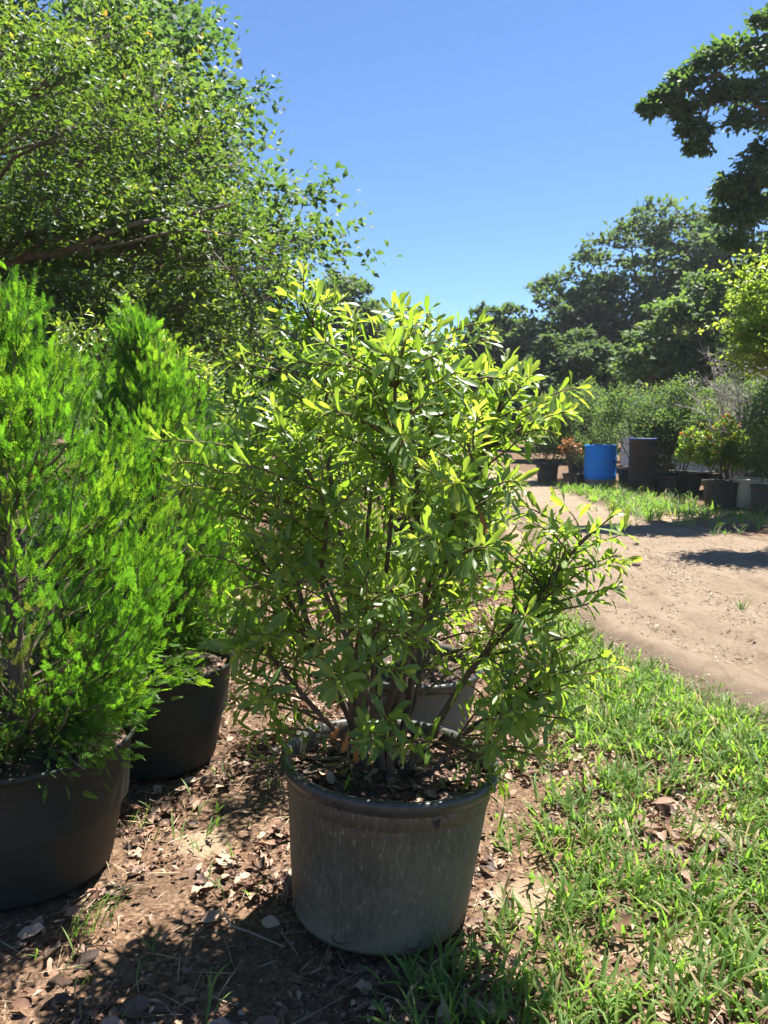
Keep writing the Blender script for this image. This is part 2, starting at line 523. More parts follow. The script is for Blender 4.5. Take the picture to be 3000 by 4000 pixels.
def simple_leaf(w, fold=.3, curl=.15):
    V = np.array([(0, 0, 0), (-w, .45, fold * w - curl * .2), (0, .5, -curl * .25), (w, .45, fold * w - curl * .2), (0, 1, -curl)], float)
    return V, [np.array([(0, 2, 1), (0, 3, 2), (2, 4, 1), (2, 3, 4)])]
OVAL = [simple_leaf(.27), simple_leaf(.25, .1, .3), simple_leaf(.24, .5, .0)]
OAKL = [leaf_tpl([0, .3, .55, .8, 1], [.02, .24, .17, .25, .03], .2, c, 0) for c in (.15, .35)]
OAKS = [(np.array([(0, 0, 0), (-.26, .4, .06), (.26, .4, .06), (-.2, .8, 0), (.2, .8, 0), (0, 1.05, -.1)], float), [np.array([(0, 2, 4, 3), (0, 3, 1, 1)])[:1], np.array([(0, 3, 1), (3, 4, 5)])])]
QUADL = [(np.array([(0, 0, 0), (-.3, .5, .1), (0, 1, -.12), (.3, .5, .1)], float), [np.array([(0, 3, 1), (1, 3, 2)])])]
def spray_tpl(pairs=7, w=.022):
    V, T = [], []
    def lobe(p, d, ln, ww):
        d = np.array(d) / np.hypot(*d)
        nn = np.array([-d[1], d[0]])
        p = np.array(p)
        i = len(V)
        for q in (p, p + d * ln * .55 + nn * ww, p + d * ln, p + d * ln * .55 - nn * ww):
            V.append((q[0], q[1], -.10 * q[1] ** 2 + rg.normal(0, .012)))
        T.append((i, i + 3, i + 2, i + 1))
    lobe((0, 0), (0, 1), 1.0, .03)
    for k in range(pairs):
        sa = .08 + .82 * k / pairs
        ln = .36 * (1 - .7 * (k / pairs) ** 1.3)
        for sd in (-1, 1):
            lobe((0, sa + (.04 if sd > 0 else 0)), (sd * .58 + rg.normal(0, .08), .8), ln * rg.uniform(.85, 1.1), w)
    return np.array(V), [np.array(T)]
SPRAY = [spray_tpl(6, .030), spray_tpl(5, .034), spray_tpl(6, .033)]
def blade_tpl(rise, bend, k=5):
    V = []
    ang = rise
    p = np.array([0.0, 0.0])
    for i in range(k):
        s = i / (k - 1)
        w = .5 * (min(1, .45 + 2.2 * s)) * (1 - s ** 2.6) + .01
        V += [(0, p[0], p[1]), (-w, p[0], p[1] + .008), (w, p[0], p[1] + .008)]
        p = p + np.array([math.cos(ang), math.sin(ang)]) / (k - 1)
        ang -= bend / (k - 1)
    F = []
    for i in range(k - 1):
        a, b = 3 * i, 3 * i + 3
        F += [(a, b, b + 1, a + 1), (a + 2, b + 2, b, a)]
    V = np.array(V)
    return V, [np.array(F)]
BLADE = [blade_tpl(math.radians(r), math.radians(b)) for r, b in ((80, 40), (70, 75), (60, 60), (45, 45), (85, 110), (55, 15))]

# ------------------------------------------------------------------ plant machinery
def rand_dirs(n):
    return norm(rg.normal(0, 1, (n, 3)))

def kmeans(P, k, it=8):
    c = P[rg.choice(len(P), k, replace=False)]
    for _ in range(it):
        a = np.argmin(((P[:, None] - c[None]) ** 2).sum(-1), 1)
        for j in range(k):
            if (a == j).any():
                c[j] = P[a == j].mean(0)
    return a, c

def make_leaf_parts(parent, base, tpls, mats, P, Fr, S, rnd, count, cell=.012, mat_name='leaf'):
    """choose the leaves that show largest from the place the photograph was taken and make each an object; returns a mask of the rest"""
    d = P + Fr[:, :, 1] * S[:, None] * .5 - EYE
    dist = np.linalg.norm(d, axis=1)
    ax = np.round(d[:, 0] / d[:, 1] / cell).astype(int)
    az = np.round(d[:, 2] / d[:, 1] / cell).astype(int)
    face = np.abs((norm(d) * Fr[:, :, 2]).sum(1))
    score = dist - .12 * face * (S / S.mean())
    best = {}
    for i in np.argsort(score):
        best.setdefault((ax[i], az[i]), i)
    vis = (np.abs(d[:, 0] / d[:, 1]) < .51) & (d[:, 1] > .3)
    cand = [i for i in best.values() if vis[i]]
    cand.sort(key=lambda i: dist[i] / (S[i] * (.3 + face[i])))
    pick = cand[:count]
    meshes = {}
    for i in pick:
        v = (int(i) % len(tpls), round(float(np.clip(rnd[i], 0, 1)) * 9) / 9)
        if v not in meshes:
            b = MB()
            b.inst(tpls[v[0]], np.zeros((1, 3)), np.eye(3)[None], np.ones(1), [v[1]])
            ob = b.build(mat_name, mats, None, smooth=True)
            meshes[v] = ob.data
            bpy.data.objects.remove(ob)
        o = bpy.data.objects.new(mat_name, meshes[v])
        COL.objects.link(o)
        o.parent = parent
        Mx = np.eye(4)
        Mx[:3, :3] = Fr[i] * S[i]
        Mx[:3, 3] = P[i] - base
        o.matrix_basis = Matrix(Mx.tolist())
    rest = np.ones(len(P), bool)
    rest[pick] = False
    return rest

def pot_profile(r, h, taper=.86, lip=.022, plain_=False):
    rb = r * taper
    if plain_:
        return ([(.001, .004), (rb * .97, .004), (rb, .02), (rb + (r - rb) * .5, h * .5), (r * .985, h - .03)],
                [(r * .985, h - .03), (r + .002, h - .024), (r + .009, h - .012), (r + .008, h - .003), (r + .003, h), (r - .004, h - .004), (r - .010, h - .02), (r - .012, h - .06), (r * .93, h * .5)])
    return ([(.001, .004), (rb * .97, .004), (rb, .02), (rb + (r - rb) * .5, h * .5), (rb + (r - rb) * .80, h * .80), (rb + (r - rb) * .805, h * .803), (rb + (r - rb) * .80 + .004, h * .806), (r * .985, h - .052)],
            [(r * .985, h - .052), (r + .004, h - .046), (r + lip * .6, h - .034), (r + lip, h - .016), (r + lip * .85, h - .003), (r + lip * .4, h), (r - .004, h - .004), (r - .010, h - .02), (r - .012, h - .06), (r * .93, h * .5)])

def make_pot(parent, r, h, mat, tilt=(0, 0), rim_mat=None, soil_drop=.07, taper=.86, litter=0, rim=True, plain_=False):
    body, lip = pot_profile(r, h, taper, plain_=plain_)
    ph = rg.uniform(0, 6.28, 3)
    wob = lambda a, z: .011 * np.sin(2 * a + ph[0]) + .006 * np.sin(3 * a + ph[1]) + .005 * np.sin(5 * a + ph[2]) * np.sin(z * 9 + ph[1])
    mb = MB(); mb.lathe(body, 64, wob=wob)
    pot = mb.build("pot", mat, parent, smooth=True)
    pot.rotation_euler = (tilt[0], tilt[1], 0)
    pot.location.z = .003 + abs(tilt[0]) * r * taper * .6 + abs(tilt[1]) * r * taper * .4
    lip = [(q[0], q[1]) for q in lip]
    mb = MB(); mb.lathe(lip, 64, wob=wob)
    if rim:
        ro = mb.build("rim", rim_mat or M['rim'], pot, smooth=True)
    if litter >= 800:
        for i in range(8):
            a = i * math.pi / 4 + .35
            mb = MB()
            t_ = np.linspace(0, 2 * math.pi, 14, endpoint=False)
            rr_ = (r * taper + .0045) * (1 + .0)
            V = np.stack([rr_ * np.cos(a + .085 * np.cos(t_)), rr_ * np.sin(a + .085 * np.cos(t_)), .038 + .014 * np.sin(t_)], -1)
            sc_ = 1 + wob(np.arctan2(V[:, 1], V[:, 0]), V[:, 2])
            V[:, :2] *= sc_[:, None]
            V = np.concatenate([V, [[(r * taper - .012) * math.cos(a), (r * taper - .012) * math.sin(a), .038]]])
            mb.add(V, np.array([(q, (q + 1) % 14, 14) for q in range(14)]))
            mb.build("drain_hole", M['soil'], pot)
    # soil, a bumpy disc
    mb = MB()
    zs = h - soil_drop
    rs = r * .955
    rings, seg = 14, 48
    rr, aa = np.meshgrid(np.linspace(0, 1, rings), np.linspace(0, 2 * math.pi, seg, endpoint=False), indexing='ij')
    X, Y = rr * rs * np.cos(aa), rr * rs * np.sin(aa)
    Z = zs + .03 * (1 - rr ** 2) + (vnoise(X, Y, 22, 4) - .5) * .018
    idx = np.arange(rings * seg).reshape(rings, seg)
    F = np.stack([idx[:-1], np.roll(idx[:-1], -1, 1), np.roll(idx[1:], -1, 1), idx[1:]], -1).reshape(-1, 4)
    mb.add(np.stack([X, Y, Z], -1).reshape(-1, 3), F)
    so = mb.build("soil", M['soil'], pot, smooth=True)
    if litter:
        mb = MB()
        q = np.sqrt(rg.uniform(0, 1, litter)) * rs * .97
        a = rg.uniform(0, 6.28, litter)
        Pp = np.stack([q * np.cos(a), q * np.sin(a), zs + .03 * (1 - (q / rs) ** 2) + rg.uniform(.004, .02, litter)], -1)
        dd = np.stack([np.cos(a * 7), np.sin(a * 7), rg.normal(0, .25, litter)], -1)
        nn = np.stack([rg.normal(0, .4, litter), rg.normal(0, .4, litter), np.ones(litter)], -1)
        Fr = frames(dd, nn)
        S = rg.uniform(.018, .05, litter)
        for j, tp in enumerate(LITTER):
            k = np.arange(litter) % len(LITTER) == j
            mb.inst(tp, Pp[k], Fr[k], S[k], np.clip(rg.beta(1.6, 2, k.sum()), 0, 1))
        tag(mb.build("leaf_litter", M['litter'], so if False else pot), kind="stuff")
    return pot

LITTER = [leaf_tpl([0, .25, .5, .75, 1], [.03, .2, .27, .2, .02], .3, c, 0, wv) for c, wv in ((.3, .05), (-.25, .08), (.1, .02))] + \
         [leaf_tpl([0, .2, .42, .62, .82, 1], [.03, .26, .14, .3, .14, .02], .35, .2, 0, .06)]

def leafy_shoots(branches, per, len_rng, zone, out_bias=0.0, droop=.05, young=.16):
    """leaves around the ends of twigs; branches: list of (k,3) polylines"""
    P, D, Nn, S, Rn = [], [], [], [], []
    for br in branches:
        seg = np.linalg.norm(np.diff(br, axis=0), axis=1)
        cum = np.concatenate([[0], np.cumsum(seg)])
        Ln = cum[-1]
        n = int(per * rg.uniform(.75, 1.3))
        s = Ln - np.minimum(zone, Ln * .95) * np.linspace(0, 1, n) ** 1.55
        ph0 = rg.uniform(0, 6.28)
        tone = rg.normal(0, .13)
        for j in range(n):
            f = (Ln - s[j]) / zone
            i = min(np.searchsorted(cum, s[j], 'right') - 1, len(seg) - 1)
            i = max(i, 0)
            u = (s[j] - cum[i]) / max(seg[i], 1e-6)
            p = br[i] * (1 - u) + br[i + 1] * u
            ax = norm(br[i + 1] - br[i])
            e1 = norm(np.cross(ax, [.2, .3, 1.0]))
            e2 = np.cross(ax, e1)
            ph = ph0 + j * 2.39996 + rg.normal(0, .2)
            pr = math.cos(ph) * e1 + math.sin(ph) * e2
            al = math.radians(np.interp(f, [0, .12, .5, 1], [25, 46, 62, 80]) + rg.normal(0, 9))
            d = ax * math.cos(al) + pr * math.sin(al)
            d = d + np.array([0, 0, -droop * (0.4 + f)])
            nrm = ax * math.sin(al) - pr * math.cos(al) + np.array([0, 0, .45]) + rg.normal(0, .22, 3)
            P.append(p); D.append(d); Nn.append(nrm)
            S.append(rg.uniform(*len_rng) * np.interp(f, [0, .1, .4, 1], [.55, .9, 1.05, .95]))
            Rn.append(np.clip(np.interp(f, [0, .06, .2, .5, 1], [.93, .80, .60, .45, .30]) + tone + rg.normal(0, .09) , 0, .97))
    P, D, Nn, S, Rn = map(np.array, (P, D, Nn, S, Rn))
    return P, frames(D, Nn), S, Rn

def crown_points(prof, n, sep, ybias=0.95, rpow=.42, c=(0, 0)):
    """prof rows: z, left, right. Points in a stack of ellipses, spread apart"""
    prof = np.array(prof, float)
    zz, xl, xr = prof.T
    out = []
    wts = np.interp(np.linspace(zz[0], zz[-1], 50), zz, xr - xl) ** 1.35
    wts /= wts.sum()
    tries = 0
    while len(out) < n and tries < n * 60:
        tries += 1
        z = np.linspace(zz[0], zz[-1], 50)[rg.choice(50, p=wts)] + rg.uniform(-.015, .015)
        l, r = np.interp(z, zz, xl), np.interp(z, zz, xr)
        a, q = rg.uniform(0, 6.28), rg.uniform(0, 1) ** rpow
        p = np.array([c[0] + (l + r) / 2 + (r - l) / 2 * q * math.cos(a), c[1] + (r - l) / 2 * ybias * q * math.sin(a), z])
        if out and min(((np.array(out) - p) ** 2).sum(1)) < sep * sep * (1 if tries < n * 25 else .4):
            continue
        out.append(p)
    return np.array(out)

def grow(base, tips, k, r0, spread=.05, lift=.5, start_z=0.0, tipr=.0022, sides=6, up=.75, rad=.75, kb=8, minlen=.12):
    """stems from base towards groups of tips; returns [(stem polyline, radii, [branches])]"""
    lab, cen = kmeans(tips, k)
    res = []
    for j in range(k):
        T = tips[lab == j]
        if not len(T):
            continue
        c = cen[j]
        a = math.atan2(c[1] - base[1], c[0] - base[0])
        b0 = base + np.array([math.cos(a), math.sin(a), 0]) * spread * rg.uniform(.3, 1) + np.array([0, 0, start_z])
        top = T[np.argmax(T[:, 2] + .3 * np.hypot(T[:, 0] - base[0], T[:, 1] - base[1]))]
        end = c * .35 + top * .65
        mid = b0 * .5 + end * .5
        mid[2] += lift * (end[2] - b0[2]) * .2
        mid[:2] = b0[:2] * .55 + end[:2] * .45
        st = wiggle(bez(b0, mid, end, 16), .008 * (1 + np.linalg.norm(end - b0)))
        Ls = np.linalg.norm(end - b0)
        rr = np.linspace(r0 * rg.uniform(.7, 1.15), tipr * 1.8, 16)
        brs = []
        for tp in T:
            dv = tp - st
            ds = np.linalg.norm(dv, axis=1)
            cost = ds + np.where(st[:, 2] > tp[2] - minlen * .4, .5, 0) + np.where(ds < minlen, .6, 0)
            cost[:4] += .25 * (Ls > .4)
            i = int(np.argmin(cost))
            p0 = st[i]
            ln = np.linalg.norm(tp - p0)
            sd = norm(st[min(i + 1, 15)] - st[i])
            radial = tp - base; radial[2] = 0
            ctrl = p0 * .5 + tp * .5 + (sd * .18 - np.array([0, 0, .10]) * .5 + norm(radial) * .06) * ln
            brs.append((wiggle(bez(p0, ctrl, tp, kb), .012 * ln), max(tipr * 1.25, min(rr[i] * .6, .004 + .012 * ln))))
        res.append((st, rr, brs))
    return res

def grow2(base, tips, k, r0, per_branch=14, **kw):
    """limbs, branches on them, short twigs on those"""
    lab, _ = kmeans(tips, max(k * 2, len(tips) // per_branch), 5)
    mids = np.array([tips[lab == j].mean(0) for j in np.unique(lab)])
    sub = [tips[lab == j] for j in np.unique(lab)]
    mids = mids - .12 * norm(mids - base) + np.array([0, 0, -.04])
    gs = grow(base, mids, k, r0, **kw)
    out = []
    for st, rr, brs in gs:
        tw = []
        for b, r1 in brs:
            j = int(np.argmin(((mids - b[-1]) ** 2).sum(1)))
            for tp in sub[j]:
                i = int(rg.integers(max(1, len(b) - 3), len(b)))
                ln = np.linalg.norm(tp - b[i])
                tw.append(bez(b[i], (b[i] + tp) / 2 + norm(b[-1] - b[-2]) * .15 * ln + rg.normal(0, .05 * ln, 3), tp, 5))
        out.append((st, rr, brs, tw))
    return out

def make_shrub(name, base, prof, tips_n, sep, pot, label, cat="shrub", group=None, stems=13, r0=.017, leaf=(.055, .095), per=14, zone=.24,
               parts=300, extra=None, mirror=False, cell=.012, dead=0, leaf_m='wax', leaf_t=None, stem_m='stem', cx=0.0, ybias=.95, litter=300, tipr=.0022):
    leaf_t = leaf_t or WAX
    base = np.array(base, float)
    root = empty(name, base)
    tag(root, label, cat, group)
    r, h, mat, tilt, rim = pot
    make_pot(root, r, h, mat, tilt, litter=litter, rim_mat=rim)
    prof = [(z, -xr, -xl) if mirror else (z, xl, xr) for z, xl, xr in prof]
    tips = crown_points(prof, tips_n, sep, ybias, c=(cx, 0))
    if extra is not None:
        tips = np.concatenate([tips, np.array(extra, float) - np.array([base[0], base[1], 0])])
    if name == 'potted_shrub':
        q_ = np.hypot(tips[:, 0], tips[:, 1])
        tips = tips[(tips[:, 2] > 1.06) | (np.abs(tips[:, 0]) > .27) | (tips[:, 1] < -.24) & (tips[:, 2] > .6) & (tips[:, 2] < .75) & (np.abs(tips[:, 0]) < .1) | (q_ < .3) & (tips[:, 2] < .46) | (tips[:, 2] > .84) & (rg.uniform(0, 1, len(q_)) < .6)]
    tips = tips + base
    sb = base + np.array([cx, 0, h - .075])
    gs = grow(sb, tips, stems, r0, tipr=tipr)
    allb = []
    for st, rr, brs in gs:
        mb = MB(); mb.tube(st - base, rr, 7, rnd=.5)
        so = mb.build("stem", M[stem_m], root, smooth=True)
        mb = MB()
        for b, r1 in brs:
            mb.tube(b - base, np.linspace(r1, tipr, len(b)), 5)
            allb.append(b)
        if brs:
            tag(mb.build("branches", M['twig'] if leaf_m == 'wax' else M[stem_m], so, smooth=True), kind="stuff")
        allb.append(st[8:])
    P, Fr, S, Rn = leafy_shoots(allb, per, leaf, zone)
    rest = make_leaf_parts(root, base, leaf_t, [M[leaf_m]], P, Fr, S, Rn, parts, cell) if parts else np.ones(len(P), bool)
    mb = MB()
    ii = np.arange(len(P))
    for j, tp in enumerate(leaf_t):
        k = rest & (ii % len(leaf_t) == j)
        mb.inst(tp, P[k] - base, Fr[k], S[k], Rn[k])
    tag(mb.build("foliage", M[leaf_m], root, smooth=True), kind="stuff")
    return root, P, tips

# ------------------------------------------------------------------ the big potted shrub in front
PROF_MAIN = [(.68, -.40, .44), (.76, -.46, .56), (.86, -.48, .58), (.98, -.49, .55), (1.1, -.49, .58), (1.25, -.49, .56), (1.38, -.49, .50),
             (1.5, -.50, .54), (1.6, -.48, .54), (1.68, -.44, .46), (1.75, -.38, .36), (1.81, -.30, .26), (1.84, -.26, .18)]
EXTRA_MAIN = [(.69, 2.15, 1.22), (.62, 2.05, 1.27), (.66, 2.1, 1.06), (.69, 2.15, 1.12), (.58, 2.2, 1.15), (.64, 2.05, 1.16), (.60, 2.1, 1.02), (.62, 2.05, .88), (.60, 2.15, .77), (.66, 2.1, .83), (.5, 1.95, .74), (.56, 2.1, .92), (.57, 2.2, 1.62), (.54, 2.3, 1.55),
              (.28, 2.2, 1.80), (.30, 2.25, 1.76), (.12, 2.15, 1.82), (.15, 2.2, 1.79), (.03, 2.2, 1.82), (-.22, 2.15, 1.92), (-.19, 2.2, 1.89), (-.25, 2.2, 1.87), (-.16, 2.15, 1.86), (-.28, 2.2, 1.82), (-.45, 2.15, 1.69), (-.40, 2.2, 1.72), (-.61, 2.1, 1.47), (-.57, 2.1, 1.41), (-.55, 2.05, 1.35), (-.52, 2.1, 1.15),
              (-.50, 2.05, 1.0), (-.48, 2.0, .93), (.33, 2.1, .50), (.36, 2.15, .45), (.29, 2.05, .47), (-.39, 2.1, .62), (-.30, 2.05, .66), (-.35, 2.05, .57), (.12, 1.95, 1.40), (.2, 1.9, 1.38), (.06, 1.9, 1.36), (.15, 1.92, 1.32), (-.22, 1.9, 1.28), (-.3, 1.85, 1.24), (-.26, 1.88, 1.18),
              (-.3, 1.85, 1.0), (-.36, 1.85, .95), (.02, 1.92, .74), (-.04, 1.95, .68), (.0, 1.97, .63), (.05, 1.95, .66), (.22, 1.85, .92), (-.06, 2.08, .42), (.42, 2.0, .62), (.5, 2.1, .66), (.46, 2.05, .58), (.38, 2.1, .55)]
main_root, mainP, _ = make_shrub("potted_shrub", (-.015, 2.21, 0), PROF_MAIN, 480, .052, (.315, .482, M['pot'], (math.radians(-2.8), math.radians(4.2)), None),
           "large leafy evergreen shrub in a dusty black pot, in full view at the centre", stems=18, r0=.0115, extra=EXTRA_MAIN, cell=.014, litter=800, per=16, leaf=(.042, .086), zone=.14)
for (dx, dy, dz), (ax_, ay_, az_) in (((-.10, 2.05, .66), (-.2, -.3, -1)), ((-.08, 2.06, .64), (.1, -.2, -1)), ((-.12, 2.07, .67), (-.5, 0, -.8)), ((-.09, 2.04, .62), (.3, 0, -1)), ((.25, 2.0, 1.3), (.3, -.4, -.8))):
    mb = MB()
    mb.inst(WAX[3], np.array([(dx, dy, dz)]) - np.array([(-.015, 2.21, 0)]), frames(np.array([(ax_, ay_, az_)], float), np.array([(.2, -1.0, .3)])), np.array([.07]), [.7])
    tag(mb.build("dead_leaf", M['dead'], main_root, smooth=True), "dried orange brown leaf")
# ------------------------------------------------------------------ the shrub behind it
PROF_B = [(.65, -.3, .3), (.85, -.5, .5), (1.1, -.58, .55), (1.4, -.6, .55), (1.6, -.55, .5), (1.75, -.42, .4), (1.85, -.25, .25)]
make_shrub("potted_shrub", (.12, 3.55, 0), PROF_B, 200, .09, (.325, .35, M['pot_grey'], (0, math.radians(2)), None),
           "leafy evergreen shrub in a black pot directly behind the large central shrub", stems=11, cell=.014, litter=200, parts=220, leaf=(.048, .08))
PROF_C = [(.75, -.35, .35), (1.1, -.62, .62), (1.5, -.68, .66), (1.75, -.56, .60), (1.9, -.42, .50), (1.98, -.3, .4)]
make_shrub("potted_shrub", (-1.38, 4.15, 0), PROF_C, 130, .11, (.32, .42, M['pot_left'], (0, 0), None),
           "yellowish green leafy shrub standing behind the two bright conifers", stems=10, cell=.012, litter=0, parts=160, leaf=(.05, .08),
           extra=[(-1.52, 4.0, 2.06), (-1.72, 4.0, 2.04), (-1.66, 4.0, 2.0), (-1.56, 4.0, 2.0), (-1.46, 4.0, 1.98), (-1.14, 4.0, 1.93), (-1.18, 4.0, 1.88), (-.95, 4.0, 1.84), (-.92, 4.0, 1.78), (-1.60, 4.0, 1.95), (-1.45, 4.0, 1.93), (-.9, 4.0, 1.7), (-.86, 4.0, 1.62)])

# ------------------------------------------------------------------ the two potted conifers
def make_conifer(base, prof, n, label, tilt, pot, plumes, seed_tone=0.0, parts=300, per=58):
    base = np.array(base, float)
    root = empty("potted_conifer", base)
    tag(root, label, "conifer", "bright green conifers in black pots")
    r, h, mat = pot
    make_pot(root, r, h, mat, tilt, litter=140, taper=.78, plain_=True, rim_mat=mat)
    prof = np.array(prof, float)
    top = prof[-1, 0]
    mb = MB()
    mb.tube(np.array([(0, 0, h - .08), (.01, .0, .8), (0, .01, 1.3), (0, 0, top - .1)]), [.032, .026, .016, .004], 8)
    mb.build("trunk", M['bark'], root, smooth=True)
    P, D, Nn, S, Rn = [], [], [], [], []
    bm_ = MB()
    cum = np.cumsum(prof[:, 1]); cum = cum / cum[-1]
    ends = []
    for i in range(n):
        z = np.interp(rg.uniform(0, 1), np.concatenate([[0], cum]), np.concatenate([[prof[0, 0]], prof[:, 0]]))
        rad = np.interp(z, prof[:, 0], prof[:, 1])
        a = i * 2.39996 + rg.normal(0, .3)
        q = rg.uniform(.72, 1.08)
        ends.append(np.array([rad * q * math.cos(a), rad * q * math.sin(a), z + rg.uniform(-.03, .05)]))
    for p in plumes:
        ends.append(np.array(p, float))
    for i in range(26):
        z = top - .02 - .34 * (i / 26) ** 1.2
        rad = .02 + .42 * (top - z) * rg.uniform(.7, 1)
        ends.append(np.array([rad * math.cos(i * 2.4), rad * math.sin(i * 2.4), z]))
    for e in ends:
        rad = math.hypot(e[0], e[1])
        z0 = max(h, e[2] - rad * rg.uniform(.7, 1.3) - .08)
        s = np.array([0, 0, min(z0, e[2] - .06)])
        low = e[2] < .75
        ctrl = np.array([e[0] * .75, e[1] * .75, s[2] * .55 + e[2] * .45 - (.05 if not low else -.1)])
        br = wiggle(bez(s, ctrl, e, 9), .012)
        bm_.tube(br, np.linspace(.006, .0015, 9), 4)
        tone = rg.normal(seed_tone, .2)
        m = int(per * (.5 + .9 * np.linalg.norm(e - s) / .5))
        u = 1 - .80 * rg.uniform(0, 1, m) ** 1.15
        for uu in u:
            i = min(int(uu * 8), 7)
            f = uu * 8 - i
            p = br[i] * (1 - f) + br[i + 1] * f
            ax = norm(br[i + 1] - br[i])
            out = norm(np.array([p[0], p[1], 0]) + 1e-6)
            d = ax * .75 + out * .35 + np.array([0, 0, .6 if not low else -.05]) + rg.normal(0, .32, 3)
            nrm = np.cross(d, rg.normal(0, 1, 3) + out * .3)
            P.append(p + rg.normal(0, .034, 3)); D.append(d); Nn.append(nrm)
            S.append(rg.uniform(.040, .078) * (1.1 - .25 * uu))
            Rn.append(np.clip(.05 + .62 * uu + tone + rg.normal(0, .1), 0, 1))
    tag(bm_.build("branches", M['bark'], root), kind="stuff")
    P, D, Nn, S, Rn = map(np.array, (P, D, Nn, S, Rn))
    Fr = frames(D, Nn)
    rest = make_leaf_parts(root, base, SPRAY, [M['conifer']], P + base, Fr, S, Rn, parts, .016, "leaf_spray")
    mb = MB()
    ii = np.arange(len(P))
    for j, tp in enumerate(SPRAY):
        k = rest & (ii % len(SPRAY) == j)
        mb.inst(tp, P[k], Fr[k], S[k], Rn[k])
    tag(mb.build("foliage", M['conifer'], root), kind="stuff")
    return root

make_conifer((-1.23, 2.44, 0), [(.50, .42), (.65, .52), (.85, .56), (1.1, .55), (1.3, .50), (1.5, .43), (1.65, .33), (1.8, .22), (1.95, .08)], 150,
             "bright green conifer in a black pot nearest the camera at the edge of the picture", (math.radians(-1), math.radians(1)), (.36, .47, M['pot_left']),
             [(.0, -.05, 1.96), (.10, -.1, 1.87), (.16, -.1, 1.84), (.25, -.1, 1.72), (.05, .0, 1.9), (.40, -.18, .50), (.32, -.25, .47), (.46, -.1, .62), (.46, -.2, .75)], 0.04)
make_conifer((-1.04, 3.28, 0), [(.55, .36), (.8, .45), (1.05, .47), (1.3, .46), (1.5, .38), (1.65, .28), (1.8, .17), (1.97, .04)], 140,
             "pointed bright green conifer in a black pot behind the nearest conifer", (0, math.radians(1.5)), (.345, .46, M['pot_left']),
             [(-.02, -.05, 1.97), (.03, -.05, 1.92), (-.05, 0, 1.9), (.12, -.1, 1.8), (.3, -.12, 1.45), (.33, -.1, 1.35)], -.04, parts=250)

